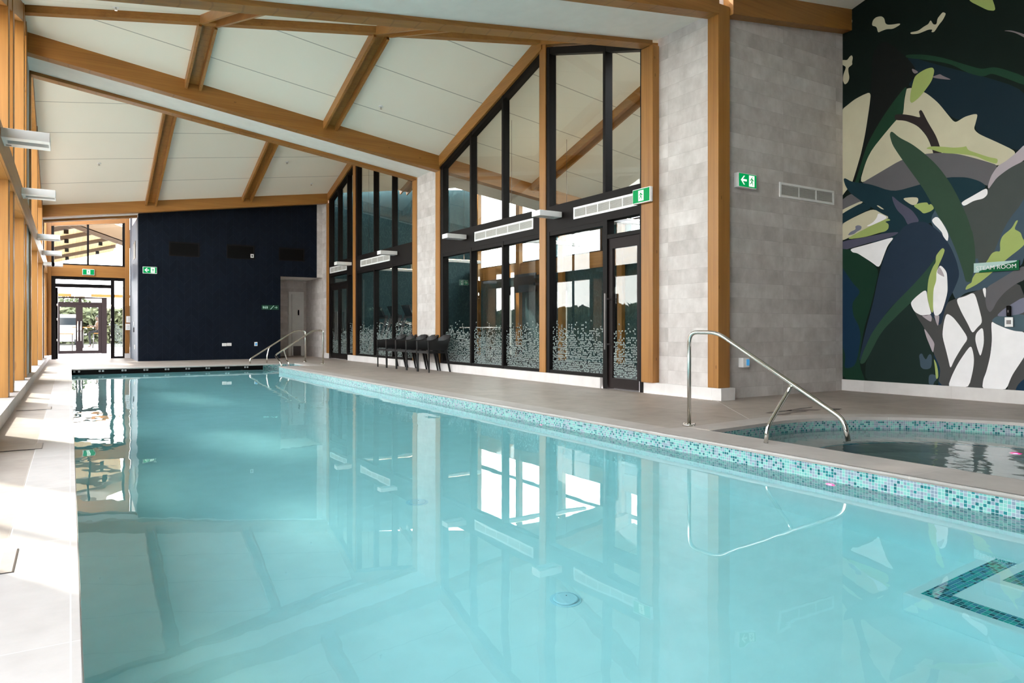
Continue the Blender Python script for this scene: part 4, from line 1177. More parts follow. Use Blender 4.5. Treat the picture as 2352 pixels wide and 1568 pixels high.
# ================================================================== CHAIRS
def make_chair(label, loc):
    """black plastic tub armchair; local +x is the back, width along y"""
    x0, y0, _ = loc
    t = thing('armchair', label, 'chair', loc, 'black armchairs in a row')
    P = lambda x, y, z: (x0+x, y0+y, z)
    W_ = .27
    # shell: arms and curved back as one band
    path = [(-.22, -W_), (-.05, -W_-.005), (.12, -W_), (.22, -.235), (.275, -.16), (.295, 0)]
    path = path+[(x, -y) for x, y in reversed(path[:-1])]
    top = [.655, .665, .675, .72, .785, .795, .785, .72, .675, .665, .655]
    lean = [0, 0, .005, .03, .055, .06, .055, .03, .005, 0, 0]
    bot = [.47, .46, .45, .45, .45, .45, .45, .45, .45, .46, .47]
    def band(idx, name):
        m = MB()
        for k in idx:
            q = []
            for j in (k, k+1):
                x, y = path[j]; n_ = Vector((x+.05, y*.9)).normalized()
                ti, bi = Vector((x+lean[j], y)), Vector((x-.02, y*.93))
                q.append((P(bi.x, bi.y, bot[j]), P(ti.x, ti.y, top[j]), P(ti.x+n_.x*.016, ti.y+n_.y*.016, top[j]), P(bi.x+n_.x*.016, bi.y+n_.y*.016, bot[j])))
            a, b = q
            for i in range(4): m.face([a[i], a[(i+1) % 4], b[(i+1) % 4], b[i]], smooth=True)
        k0, k1 = idx[0], idx[-1]+1
        return m
    band(list(range(3, 7)), 'b').build('backrest', 'chair_plastic', t, bevel=.003)
    for rng, s in ((list(range(0, 3)), -1), (list(range(7, 10)), 1)):
        band(rng, 'a').build('armrest', 'chair_plastic', t, bevel=.003)
        y = s*(W_+.004)
        MB().hexa([P(-.232, y-.012, 0), P(-.208, y-.012, 0), P(-.208, y+.012, 0), P(-.232, y+.012, 0), P(-.245, y-.014, .66), P(-.208, y-.014, .66), P(-.208, y+.014, .66), P(-.245, y+.014, .66)]).build('leg', 'chair_plastic', t, bevel=.004)
        MB().hexa([P(.275, y*.86-.015, 0), P(.305, y*.86-.015, 0), P(.305, y*.86+.015, 0), P(.275, y*.86+.015, 0), P(.165, y*.86-.02, .46), P(.215, y*.86-.02, .46), P(.215, y*.86+.02, .46), P(.165, y*.86+.02, .46)]).build('leg', 'chair_plastic', t, bevel=.004)
    m = MB(); m.prism([(-.24, -.25), (.22, -.23), (.27, -.12), (.28, 0), (.27, .12), (.22, .23), (-.24, .25)], lambda x, y: P(x, y, .425-.02*math.sin((x+.24)*3)), lambda x, y: P(x, y, .45-.02*math.sin((x+.24)*3)))
    m.build('seat', 'chair_plastic', t, bevel=.004)
    m = MB()
    m.box(x0-.245, x0-.225, y0-.26, y0+.26, .40, .44); m.box(x0-.23, x0+.2, y0-.262, y0-.244, .40, .44); m.box(x0-.23, x0+.2, y0+.244, y0+.262, .40, .44)
    m.build('seat_frame', 'chair_plastic', t)
    return t
c0 = make_chair('nearest black armchair of the row of five by the pier', (6.585, 13.745, 0))
for k, l in enumerate(('second black armchair from the near end of the row', 'middle black armchair of the row of five', 'fourth black armchair from the near end of the row', 'farthest black armchair of the row of five')):
    dup(c0, (6.585, 13.745+.587*(k+1), 0), l)

# ================================================================== MURAL WALL
struct(MB().box(9.77, 10.0, -.5, 6.6, 0, 6.2).build('wall_mural', 'white_paint'))
MURAL=[('ink',[(6.424,5.978),(3.953,4.976),(3.953,2.994),(3.953,-0.184),(6.424,-0.45)]),
('navy',[(5.411,4.689),(5.119,4.489),(3.983,3.825),(3.953,3.555),(3.953,3.106),(4.061,3.064),(4.541,3.413),(4.504,3.622),(4.765,3.598),(5.139,4.098),(5.39,4.234)]),
('forest',[(5.411,4.689),(5.16,4.607),(4.919,4.486),(4.614,4.287),(4.45,4.186),(4.326,4.177),(4.222,4.125),(3.953,3.938),(3.953,3.826),(4.187,3.999),(4.343,4.105),(4.432,4.083),(4.614,4.188),(4.822,4.373),(5.119,4.52),(5.411,4.642)]),
('beige',[(6.424,4.152),(6.286,4.217),(6.163,4.276),(6.031,4.307),(5.909,4.317),(5.925,4.076),(5.995,3.735),(6.055,3.477),(6.139,3.222),(6.2,3.051),(6.311,2.943),(6.424,2.82)]),
('beige',[(5.432,4.203),(5.385,4.215),(5.322,4.205),(5.139,4.088),(4.979,3.908),(4.861,3.723),(4.793,3.619),(4.755,3.593),(4.652,3.639),(4.541,3.645),(4.497,3.63),(4.522,3.528),(4.544,3.454),(4.486,3.377),(4.273,3.225),(4.061,3.064),(4.119,2.991),(4.187,2.947),(4.273,2.933),(4.541,3.018),(4.939,3.2),(5.119,3.216),(5.454,3.221),(5.764,3.129),(6.091,3.009),(5.995,3.307),(5.902,3.489),(5.718,3.67),(5.541,3.823),(5.437,3.872),(5.443,4.077)]),
('black',[(5.909,4.317),(5.93,4.122),(5.995,3.735),(6.055,3.477),(6.139,3.222),(6.207,3.029),(6.212,2.902),(6.151,2.905),(6.067,3.163),(5.925,3.45),(5.718,3.67),(5.541,3.823),(5.443,3.873),(5.428,4.073),(5.385,4.264),(5.242,4.359),(5.326,4.555),(5.696,5.002),(5.89,4.892)]),
('forest',[(5.385,4.275),(5.435,4.075),(5.441,3.873),(5.541,3.823),(5.718,3.659),(5.902,3.478),(6.019,3.267),(6.139,2.926),(6.183,2.897),(6.207,2.937),(6.086,3.235),(5.972,3.572),(5.764,3.879),(5.563,4.11)]),
('bark',[(5.552,3.901),(5.454,3.88),(5.326,3.828),(5.211,3.767),(5.226,3.828),(5.232,3.861),(5.197,3.877),(5.119,3.696),(4.998,3.46),(4.929,3.218),(4.933,3.116),(4.959,3.029),(4.998,3.088),(5.034,3.137),(5.042,3.262),(5.119,3.487),(5.242,3.663),(5.411,3.779),(5.563,3.824),(5.563,3.876)]),
('grey',[(6.103,3.011),(5.764,3.14),(5.454,3.26),(5.139,3.268),(4.919,3.232),(4.727,3.175),(4.522,3.077),(4.361,2.992),(4.27,2.941),(4.308,2.816),(4.37,2.682),(4.541,2.82),(4.727,2.877),(4.861,2.898),(5.242,2.862),(5.607,2.821),(5.809,2.927)]),
('olive',[(5.143,3.336),(5.078,3.353),(4.919,3.312),(4.784,3.268),(4.661,3.252),(4.633,3.259),(4.614,3.202),(4.504,3.138),(4.361,3.056),(4.265,3.02),(4.277,2.953),(4.396,3.018),(4.522,3.109),(4.727,3.179),(4.919,3.226),(5.058,3.303)]),
('grey',[(6.424,2.796),(6.2,2.925),(6.031,2.755),(6.236,2.713),(6.424,2.657)]),
('beige',[(6.424,2.666),(6.236,2.724),(6.055,2.772),(6.019,2.749),(6.236,2.667),(6.424,2.596)]),
('deep',[(6.336,3.144),(6.306,3.15),(6.2,3.073),(5.925,2.998),(5.585,2.823),(5.242,2.862),(5.038,2.889),(4.861,2.898),(4.633,2.86),(4.468,2.777),(4.388,2.695),(4.541,2.592),(4.689,2.505),(4.919,2.376),(5.119,2.319),(5.242,2.271),(5.242,2.082),(5.995,2.142),(5.718,2.285),(5.674,2.477),(5.878,2.642),(6.031,2.75),(6.236,2.919),(6.311,3.047)]),
('beige',[(6.424,2.449),(6.187,2.546),(5.878,2.638),(5.741,2.541),(5.618,2.469),(5.995,2.363),(6.323,2.229),(6.424,2.24)]),
('white',[(5.984,2.395),(5.878,2.437),(5.821,2.497),(5.803,2.565),(5.674,2.494),(5.696,2.458),(5.925,2.388)]),
('lavender',[(6.273,2.293),(6.224,2.344),(6.139,2.368),(6.151,2.416),(6.103,2.428),(6.048,2.403),(6.057,2.359),(6.127,2.333),(6.163,2.303)]),
('olive',[(6.323,2.236),(5.925,2.388),(5.696,2.458),(5.651,2.463),(5.618,2.432),(5.707,2.426),(5.647,2.386),(5.651,2.321),(5.696,2.287),(5.768,2.28),(5.995,2.239)]),
('slateviolet',[(6.424,2.214),(5.995,2.239),(5.718,2.263),(5.486,2.258),(5.585,2.204),(5.995,2.142),(6.424,2.065)]),
('deep',[(6.424,2.601),(6.236,2.678),(6.031,2.75),(5.878,2.649),(6.115,2.581),(6.424,2.449)]),
('slateviolet',[(5.607,2.784),(5.497,2.669),(5.326,2.536),(5.263,2.443),(5.222,2.364),(5.326,2.345),(5.379,2.331),(5.432,2.455),(5.53,2.561),(5.585,2.682)]),
('beige',[(5.465,2.718),(5.326,2.711),(5.246,2.694),(5.236,2.65),(5.263,2.601),(5.326,2.6)]),
('olive',[(5.315,2.594),(5.222,2.616),(5.119,2.611),(5.103,2.571),(5.068,2.583),(5.028,2.515),(5.078,2.48),(5.17,2.462),(5.211,2.51)]),
('beige',[(5.828,2.671),(5.798,2.671),(5.707,2.596),(5.752,2.609)]),
('moss',[(6.436,2.109),(6.233,2.089),(6.097,2.008),(5.786,1.772),(5.835,1.556),(5.895,1.292),(6.016,0.91),(6.097,0.423),(5.995,0.158),(5.995,0.119),(6.436,0.11)]),
('navyblue',[(6.436,1.949),(6.307,1.76),(6.18,1.575),(6.056,1.452),(6.201,1.302),(6.18,1.105),(6.097,0.968),(6.056,0.793),(6.139,0.363),(6.328,0.315),(6.296,0.515),(6.371,0.711),(6.436,0.81)]),
('white',[(6.233,2.089),(6.036,2.119),(5.855,2.148),(5.556,2.201),(5.661,2.09),(5.718,1.946),(5.786,1.775),(5.895,1.866),(6.036,1.964),(6.118,2.02),(6.191,2.036)]),
('slate',[(5.096,2.355),(4.925,2.069),(4.808,1.396),(4.751,1.272),(4.646,1.38),(4.396,1.41),(4.261,1.495),(3.958,1.678),(3.958,2.607),(4.129,2.327),(4.488,2.529),(4.975,2.568)]),
('indigo',[(5.491,2.258),(5.435,2.325),(5.326,2.366),(5.148,2.358),(5.027,2.257),(4.908,2.137),(4.808,1.952),(4.743,1.773),(4.71,1.598),(4.792,1.395),(4.85,1.293),(4.874,1.154),(4.908,1.084),(4.933,0.944),(5.009,0.98),(5.148,1.088),(5.435,1.387),(5.661,1.172),(5.835,0.909),(6.036,0.503),(6.097,0.423),(5.995,0.871),(5.875,1.291),(5.796,1.668),(5.699,1.982),(5.584,2.157)]),
('leaf',[(4.975,1.898),(5.001,1.758),(5.061,1.585),(5.113,1.427),(5.218,1.342),(5.344,1.265),(5.472,1.149),(5.584,1.04),(5.699,0.928),(5.796,0.796),(5.895,0.604),(6.005,0.408),(6.087,0.404),(6.016,0.601),(5.895,0.852),(5.757,1.042),(5.584,1.245),(5.326,1.492),(5.148,1.68)]),
('darkmoss',[(5.344,1.265),(5.472,1.149),(5.584,1.04),(5.699,0.928),(5.796,0.796),(5.895,0.604),(5.995,0.408),(5.991,0.119),(4.975,0.141),(4.967,0.291),(5.044,0.589),(5.078,0.731),(5.165,0.927),(5.254,1.072)]),
('navyblue',[(5.044,0.571),(4.992,0.59),(4.925,0.557),(4.874,0.384),(4.866,0.139),(4.984,0.14),(4.967,0.291),(5.001,0.449)]),
('charcoal',[(5.344,1.265),(5.218,1.125),(5.061,1.087),(4.975,0.962),(4.933,0.979),(4.874,1.259),(4.756,1.303),(4.396,1.435),(3.958,1.517),(3.958,0.138),(4.992,0.134),(4.942,0.381),(5.04,0.589),(5.07,0.731),(5.165,0.936),(5.254,1.072)]),
('grey',[(4.399,1.431),(4.276,1.504),(3.958,1.702),(3.958,1.509),(4.071,1.459),(4.187,1.367),(4.276,1.256),(4.32,1.157),(4.358,1.113),(4.393,1.168),(4.411,1.277)]),
('lavender',[(4.283,1.07),(4.231,1.13),(4.158,1.186),(3.958,1.317),(3.958,1.1),(4.187,1.062)]),
('teal',[(4.343,1.011),(4.283,1.07),(4.187,1.062),(3.958,1.1),(3.958,0.873),(4.085,0.884),(4.187,0.925),(4.29,0.978)]),
('white',[(4.874,1.119),(4.792,1.065),(4.702,0.943),(4.606,0.789),(4.678,0.685),(4.775,0.51),(4.825,0.386),(4.85,0.507),(4.883,0.646),(4.928,0.821),(4.908,0.996)]),
('white',[(4.759,1.303),(4.646,1.328),(4.535,1.383),(4.481,1.178),(4.439,0.992),(4.504,0.925),(4.559,0.849),(4.614,0.977),(4.694,1.132)]),
('white',[(4.445,1.421),(4.398,1.43),(4.407,1.277)]),
('white',[(4.434,0.942),(4.422,0.741),(4.45,0.606),(4.468,0.563),(4.504,0.672),(4.527,0.773),(4.516,0.858)]),
('white',[(4.579,0.708),(4.551,0.62),(4.538,0.518),(4.551,0.382),(4.606,0.14),(4.861,0.136),(4.808,0.3),(4.726,0.477)]),
('white',[(4.343,1.011),(4.29,0.971),(4.187,0.921),(4.085,0.884),(3.958,0.873),(3.958,0.603),(4.028,0.488),(4.114,0.338),(4.18,0.141),(4.445,0.14),(4.434,0.27),(4.396,0.373),(4.351,0.575),(4.331,0.775)]),
('charcoal',[(3.958,0.611),(4.028,0.488),(4.114,0.338),(4.18,0.138),(3.958,0.138)]),
('navyblue',[(3.958,0.331),(4.042,0.245),(4.085,0.145),(3.958,0.145)]),
('leafgrey',[(3.953,2.966),(4.136,2.88),(4.273,2.791),(4.379,2.654),(4.522,2.54),(4.689,2.485),(4.614,2.295),(4.541,1.993),(4.432,1.527),(4.187,2.201),(3.953,2.489)]),
('leafgrey',[(4.689,2.485),(4.522,2.54),(4.379,2.654),(3.953,2.807),(4.129,2.327),(4.335,2.073),(4.52,1.755),(4.551,1.927),(4.646,2.347)]),
('leafmid',[(5.633,3.628),(5.622,3.669),(5.596,3.673),(5.497,3.564),(5.326,3.44),(5.16,3.277),(5.028,3.125),(4.939,3.004),(4.822,2.81),(4.727,2.612),(4.614,2.335),(4.559,2.129),(4.567,2.201),(4.532,1.993),(4.52,1.755),(4.551,1.622),(4.567,1.512),(4.638,1.508),(4.662,1.629),(4.743,1.894),(4.833,2.129),(4.925,2.35),(4.861,2.164),(4.998,2.448),(5.16,2.785),(5.326,3.046),(5.497,3.316),(5.596,3.489)]),
('mauve',[(3.953,3.153),(4.069,3.047),(4.187,2.966),(4.265,2.934),(4.343,2.823),(4.382,2.694),(4.37,2.66),(4.326,2.723),(4.273,2.791),(4.136,2.88),(3.953,2.947)]),
('white',[(4.388,2.685),(4.379,2.596),(4.432,2.549),(4.541,2.543),(4.661,2.485),(4.698,2.543),(4.541,2.612)]),
('white',[(5.078,2.36),(4.982,2.415),(4.845,2.162),(4.857,2.045),(4.919,2.136),(4.929,2.188)]),
('olive',[(4.605,5.24),(4.605,5.111),(4.468,4.984),(4.379,4.901),(4.282,4.858),(4.343,5.076),(4.361,5.141)]),
('olive',[(5.284,4.351),(5.201,4.389),(5.119,4.405),(5.048,4.398),(5.024,4.345),(5.058,4.22),(5.16,4.104),(5.242,4.033),(5.326,3.992),(5.351,4.031),(5.343,4.135),(5.315,4.254)]),
('mauvedark',[(5.326,4.47),(5.274,4.432),(5.232,4.39),(5.284,4.381),(5.315,4.42)]),
('mauvedark',[(5.048,4.275),(4.988,4.278),(4.955,4.28),(4.919,4.245),(4.799,4.155),(4.939,4.209),(5.042,4.257)]),
('mauvedark',[(4.208,4.584),(4.119,4.56),(3.953,4.443),(3.953,4.396),(4.069,4.508),(4.136,4.549)]),
('beige',[(6.348,5.484),(6.311,5.512),(6.261,5.526),(6.212,5.491),(6.187,5.436),(6.224,5.358),(6.266,5.32),(6.306,5.353),(6.348,5.438)]),
('beige',[(5.895,5.261),(5.878,5.333),(5.828,5.359),(5.752,5.344),(5.709,5.297),(5.696,5.222),(5.662,5.188),(5.585,5.164),(5.486,5.145),(5.484,5.123),(5.585,5.101),(5.674,5.133),(5.752,5.132),(5.803,5.126),(5.821,5.219)]),
('beige',[(5.347,4.97),(5.242,4.95),(5.16,4.983),(5.103,4.994),(5.074,5.042),(5.042,4.966),(4.998,4.95),(4.988,5.024),(4.949,5.061),(4.919,5.085),(4.876,5.052),(4.919,4.978),(4.969,4.935),(5.028,4.859),(5.068,4.873),(5.048,4.901),(5.099,4.92),(5.16,4.916),(5.242,4.912),(5.337,4.941)]),
('beige',[(6.361,4.886),(6.348,4.917),(6.273,4.886),(6.236,4.927),(6.2,4.94),(6.183,4.898),(6.197,4.834),(6.19,4.797),(6.256,4.772),(6.256,4.715),(6.236,4.617),(6.261,4.555),(6.311,4.535),(6.343,4.603),(6.336,4.693),(6.286,4.793),(6.348,4.84)]),
('olive',[(4.042,2.226),(4.088,2.126),(4.042,2.096),(4.014,2.069),(4.0,2.011),(3.958,1.931),(4.187,1.753),(4.335,1.607),(4.488,1.482),(4.646,1.402),(4.63,1.456),(4.606,1.48),(4.567,1.5),(4.559,1.554),(4.52,1.619),(4.457,1.683),(4.396,1.745),(4.335,1.856),(4.283,1.875),(4.238,1.864),(4.243,1.98),(4.216,2.059),(4.114,2.137),(4.071,2.221),(4.057,2.229)]),
('olive',[(4.925,1.984),(4.891,1.951),(4.916,1.875),(4.992,1.705),(5.001,1.546),(5.035,1.441),(5.044,1.3),(5.04,1.131),(5.061,1.128),(5.096,1.23),(5.122,1.374),(5.104,1.588),(5.044,1.744),(5.006,1.794),(5.009,1.883)]),
('white',[(4.95,1.763),(4.869,1.661),(4.861,1.538),(4.858,1.398),(4.891,1.259),(4.933,1.129),(4.984,1.085),(5.023,1.086),(5.044,1.175),(5.04,1.442),(5.001,1.546),(5.001,1.67)]),
('white',[(5.347,1.265),(5.272,1.344),(5.165,1.426),(5.127,1.424),(5.113,1.302),(5.087,1.194),(5.061,1.105),(5.148,1.097),(5.201,1.094),(5.29,1.145)]),
('mauve',[(4.967,1.738),(4.933,1.691),(4.891,1.589),(4.942,1.616),(4.996,1.655)]),
('mauve',[(5.201,1.094),(5.13,1.088),(5.078,1.108),(5.058,1.069),(5.064,1.007),(5.096,1.016)]),
('mauve',[(5.03,1.095),(4.992,1.086),(4.962,1.094),(4.967,1.015),(4.981,0.941),(5.009,1.015)]),
('slate',[(5.227,0.548),(5.209,0.577),(5.183,0.578),(5.165,0.532),(5.134,0.493),(5.104,0.561),(5.078,0.577),(5.058,0.553),(5.058,0.446),(5.07,0.392),(5.113,0.369),(5.174,0.37),(5.209,0.404),(5.215,0.476)]),
('slate',[(5.099,0.266),(5.087,0.299),(5.044,0.308),(5.001,0.289),(4.996,0.237),(5.027,0.208),(5.044,0.154),(5.087,0.156),(5.101,0.195)]),
('olive',[(5.035,0.522),(5.001,0.458),(4.979,0.361),(4.975,0.27),(4.992,0.246),(5.006,0.254),(5.018,0.395)]),
('mauve',[(5.165,0.93),(5.096,0.837),(5.023,0.723),(5.03,0.66),(5.044,0.585),(5.087,0.695),(5.13,0.801)])]

PALC = {'ink': (17, 30, 26), 'navy': (24, 42, 52), 'forest': (34, 66, 48), 'beige': (186, 180, 156), 'black': (24, 28, 27), 'bark': (52, 46, 46), 'grey': (106, 104, 108),
        'olive': (150, 164, 112), 'deep': (30, 56, 66), 'white': (226, 224, 226), 'lavender': (126, 127, 146), 'slateviolet': (88, 88, 108), 'moss': (27, 58, 44), 'navyblue': (24, 52, 76),
        'slate': (72, 90, 104), 'indigo': (42, 56, 74), 'leaf': (50, 80, 64), 'darkmoss': (32, 48, 44), 'charcoal': (80, 80, 80), 'teal': (82, 102, 112), 'leafgrey': (78, 84, 82), 'leafmid': (58, 82, 66), 'mauve': (164, 154, 160), 'mauvedark': (140, 128, 132)}
pk = list(PALC)
for k_ in pk: plain('paint_'+k_, tuple(c*(1.13 if c > .3 else .85) for c in S(*PALC[k_])[:3])+(1,), .7, spec=.12)
def chaikin(p, f=.22):
    o = []
    for a, b in zip(p, p[1:]+p[:1]):
        o.append((a[0]*(1-f)+b[0]*f, a[1]*(1-f)+b[1]*f)); o.append((a[0]*f+b[0]*(1-f), a[1]*f+b[1]*(1-f)))
    return o
mu = MB()
mu.face([(9.769, -.5, .165), (9.769, 4.0, .165), (9.769, 4.0, 6.1), (9.769, -.5, 6.1)], mi=pk.index('slate'))
for a_, b_, c_, d_ in ((-.4, 1.6, .5, 2.4), (1.9, 3.4, 1.6, 3.6), (.2, 2.3, 3.0, 4.6)):
    e_ = [(a_, c_), ((a_+b_)/2, c_-.2), (b_, (c_+d_)/2-.3), (b_-.3, d_), ((a_+b_)/2-.2, d_-.4), (a_+.1, c_+.6)]
    mu.poly(chaikin(chaikin(e_)), lambda y, z: (9.7685, y, z), mi=pk.index('leafmid' if a_ < 0 else 'moss'))
for k_, (c_, p_) in enumerate(MURAL):
    x_ = 9.768-.0001*k_
    q_ = p_ if k_ == 0 else chaikin(chaikin(p_, .2), .25)
    q_ = [(min(max(y, -.5), 6.349), min(max(z, .165), 6.1)) for y, z in q_]
    mu.poly(q_, lambda y, z: (x_, y, z), mi=pk.index(c_))
o = mu.build('leaf_mural', ['paint_'+k_ for k_ in pk], fix=False)
tag(o, 'wall-high painted mural of dark green leaves, white gaps and grey stems', 'mural')
MX = 9.745
t = thing('room_sign', 'green and mint sign reading STEAM ROOM on the mural', 'sign', (MX, 4.27, 1.62))
MB().box(MX-.006, MX, 4.025, 4.53, 1.622, 1.742).build('panel', 'sign_green', t)
m = MB(); pts = [(4.53, 1.622), (4.53, 1.742), (4.05, 1.742), (4.047, 1.732), (4.07, 1.722), (4.20, 1.70), (4.32, 1.672), (4.42, 1.655), (4.465, 1.64), (4.472, 1.622)]
m.poly(pts, lambda y, z: (MX-.0068, y, z)); m.build('mint_leaf_shape', 'sign_mint', t, fix=False)
cu = bpy.data.curves.new('lettering', 'FONT'); cu.body = 'STEAM ROOM'; cu.size = .072; cu.extrude = .001; cu.align_x = 'CENTER'
tmp = bpy.data.objects.new('lettering', cu); COL.objects.link(tmp)
me = bpy.data.meshes.new_from_object(tmp); bpy.data.objects.remove(tmp)
me.materials.clear(); me.materials.append(MAT['paper'])
lt = bpy.data.objects.new('lettering', me); COL.objects.link(lt); lt.parent = t
lt.rotation_euler = (PI/2, 0, -PI/2); lt.location = (-.009, .007, .031)
t = thing('thermostat', 'white square control plate with dark keypad on the mural', 'control', (MX, 4.13, .93))
MB().box(MX-.014, MX, 4.088, 4.178, .935, 1.052).build('plate', 'white_gloss', t, bevel=.003)
MB().box(MX-.017, MX-.014, 4.107, 4.158, .968, 1.018).build('keypad', 'dark_metal', t)
t = thing('black_reader', 'slim black reader above the white control plate on the mural', 'control', (MX, 4.13, 1.06))
MB().box(MX-.03, MX, 4.108, 4.158, 1.062, 1.195).build('body', 'black', t, bevel=.012)
MB().box(MX-.031, MX-.029, 4.128, 4.138, 1.11, 1.14).build('light', 'dark_metal', t)
# remaining enclosure near and behind the viewpoint
struct(MB().box(7.0, 10.0, -.75, -.5, 0, 6.2).build('wall_front', 'wall_tile'))
struct(MB().box(7.0, 7.2, -4.6, -.75, 0, 6.0).build('wall_right', 'wall_tile'))
struct(MB().box(-1.2, 7.2, -4.6, -4.4, 0, 5.6).build('wall_front', 'leaf_wallpaper'))
struct(MB().box(4.66, 7.0, -4.4, -.3, -.25, 0).build('floor', 'deck_tile'))
struct(MB().box(-.22, 4.66, -4.4, PY0, -.25, 0).build('floor', 'deck_tile'))

# ================================================================== GYM BEHIND THE GLASS
EX = 12.4
struct(MB().box(7.1, EX, 6.6, 22.6, -.1, .0).build('floor', 'gym_floor'))
struct(MB().hexa([(7.15, 22.6, 0), (EX+.1, 22.6, 0), (EX+.1, 22.8, 0), (7.15, 22.8, 0), (7.15, 22.6, 5.42), (EX+.1, 22.6, 5.98), (EX+.1, 22.8, 5.98), (7.15, 22.8, 5.42)]).build('wall_back', 'leaf_wallpaper'))
struct(MB().box(9.8, EX+.1, 6.4, 6.6, 0, 6.0).build('wall_front', 'leaf_wallpaper'))
struct(MB().box(EX, EX+.2, 6.6, 22.8, 2.35, 2.62).build('wall_east', 'leaf_wallpaper'))
segs = [(20.6, 22.6), (17.5, 19.9), (15.0, 16.8), (13.0, 14.3), (10.4, 12.2), (6.6, 9.6)]
mb = MB()
for a, b in segs: mb.box(EX, EX+.2, a, b, 0, 2.35)
struct(mb.build('wall_east', 'leaf_wallpaper'))
mb = MB()
for a, b in ((14.2, 15.0), (17.5, 18.0)): mb.box(EX, EX+.18, a, b, 3.05, 6.0)
struct(mb.build('wall_east', 'leaf_wallpaper'))
tag(MB().box(EX-.06, EX+.2, 6.6, 22.6, 2.62, 3.05).build('timber_rail', 'wood_y'), 'timber band below the high gym windows, seen through the glass', 'beam')
for y, l in ((21.95, 'timber post at the far corner of the gym'), (19.25, 'timber post between the high gym windows, left'), (16.9, 'timber post between the high gym windows, middle'), (14.25, 'timber post between the high gym windows, right'), (11.3, 'timber post in the near part of the gym')):
    tag(MB().box(EX-.12, EX+.02, y, y+.2, 0, ceil_z(EX, y)).build('timber_post', 'wood_z'), l, 'post', 'timber posts inside the gym')
w = sroot('window_11', (EX+.1, 16, 3.05))
f = MB()
f.box(EX+.05, EX+.12, 6.6, 22.6, 3.05, 3.10); f.box(EX+.05, EX+.12, 6.6, 22.6, 3.70, 3.80)
for y in (22.3, 20.35, 19.6, 18.2, 17.1, 15.3, 13.3, 12.2, 10.2): f.box(EX+.05, EX+.12, y-.05, y+.05, 3.05, 6.0)
f.build('window_frame', 'frame_black', w); MB().box(EX+.08, EX+.086, 6.6, 22.6, 3.05, 6.0).build('glass_pane', 'glass_tinted', w)
w = sroot('window_12', (EX+.1, 16, 0))
f = MB()
for a, b in ((19.9, 20.6), (16.8, 17.5), (14.3, 15.0), (12.2, 13.0), (9.6, 10.4)):
    f.box(EX+.05, EX+.12, a, b, 0, .08); f.box(EX+.05, EX+.12, a, b, 2.05, 2.35); f.box(EX+.05, EX+.12, a, a+.08, 0, 2.35); f.box(EX+.05, EX+.12, b-.08, b, 0, 2.35)
f.build('window_frame', 'frame_black', w); MB().box(EX+.08, EX+.086, 9.2, 21.0, .05, 2.1).build('glass_pane', 'glass_tinted', w)
t = thing('television', 'black wall television hanging in the gym, behind the near glazing', 'television', (12.15, 18.7, 2.24))
MB().box(12.13, 12.19, 18.1, 19.35, 2.08, 2.66).build('screen', 'glass_dark', t, bevel=.006); MB().box(12.19, 12.4, 18.6, 18.85, 2.3, 2.5).build('bracket', 'dark_metal', t)
# linear pendant lights in the gym
for y, l in ((20.5, 'white linear light inside the far end of the gym'), (17.0, 'white linear light inside the gym behind the far glazing'), (12.3, 'white linear light inside the gym behind the near glazing'), (9.2, 'white linear light inside the gym near the glass door')):
    t = thing('linear_light', l, 'light', (8.6, y, 2.75), 'linear lights inside the gym')
    MB().box(7.5, 9.6, y, y+.10, 2.72, 2.79).build('casing', 'white_gloss', t)
    MB().box(7.52, 9.58, y+.01, y+.09, 2.79, 2.795).build('lamp', 'lamp_warm', t)
    m = MB(); m.tube([(7.7, y+.05, 2.80), (7.7, y+.05, ceil_z(7.7, y)-.01)], .004, 6); m.tube([(9.1, y+.05, 2.80), (9.1, y+.05, ceil_z(9.1, y)-.01)], .004, 6); m.build('cable', 'dark_metal', t)
def treadmill(label, x, y):
    t = thing('treadmill', label, 'treadmill', (x, y, 0), 'treadmills behind the far glazing')
    MB().box(x-.9, x+.9, y-.38, y+.38, .0, .20).build('deck', 'rubber', t, bevel=.02)
    m = MB()
    for s in (-1, 1): m.bar((x-.75, y+s*.36, .15), (x-.45, y+s*.36, 1.25), .09, .06)
    m.build('upright', 'dark_metal', t)
    m = MB()
    for s in (-1, 1): m.tube([(x-.48, y+s*.36, 1.15), (x+.1, y+s*.36, 1.0)], .025, 8)
    m.build('handlebar', 'steel', t)
    MB().bar((x-.42, y-.36, 1.30), (x-.42, y+.36, 1.30), .10, .10).build('crossbar', 'rubber', t)
    m = MB(); m.hexa([(x-.46, y-.26, 1.28), (x-.40, y-.26, 1.28), (x-.40, y+.26, 1.28), (x-.46, y+.26, 1.28), (x-.62, y-.26, 1.62), (x-.56, y-.26, 1.62), (x-.56, y+.26, 1.62), (x-.62, y+.26, 1.62)]); m.build('console', 'glass_dark', t, bevel=.01)
treadmill('nearest treadmill behind the far glazing, by the row of chairs', 8.9, 19.2)
treadmill('middle treadmill behind the far glazing', 8.9, 20.3)
treadmill('farthest treadmill behind the far glazing', 8.9, 21.4)
t = thing('weight_bench', 'low exercise bench inside the gym behind the near glazing', 'bench', (9.2, 15.2, 0))
MB().box(8.7, 9.8, 15.05, 15.35, .40, .48).build('pad', 'rubber', t, bevel=.02)
for x in (8.8, 9.7): MB().box(x-.03, x+.03, 15.1, 15.3, 0, .40).build('leg', 'dark_metal', t)
m = MB(); m.tube([(8.3, 15.8, .95), (10.1, 15.8, .95)], .016, 8); bb = m
t = thing('barbell_rack', 'barbell rack with bright bar inside the gym, left pane of the near glazing', 'rack', (9.2, 15.8, 0))
bb.build('bar', 'steel', t)
for x in (8.7, 9.7): MB().box(x-.03, x+.03, 15.77, 15.83, 0, 1.5).build('upright', 'dark_metal', t)

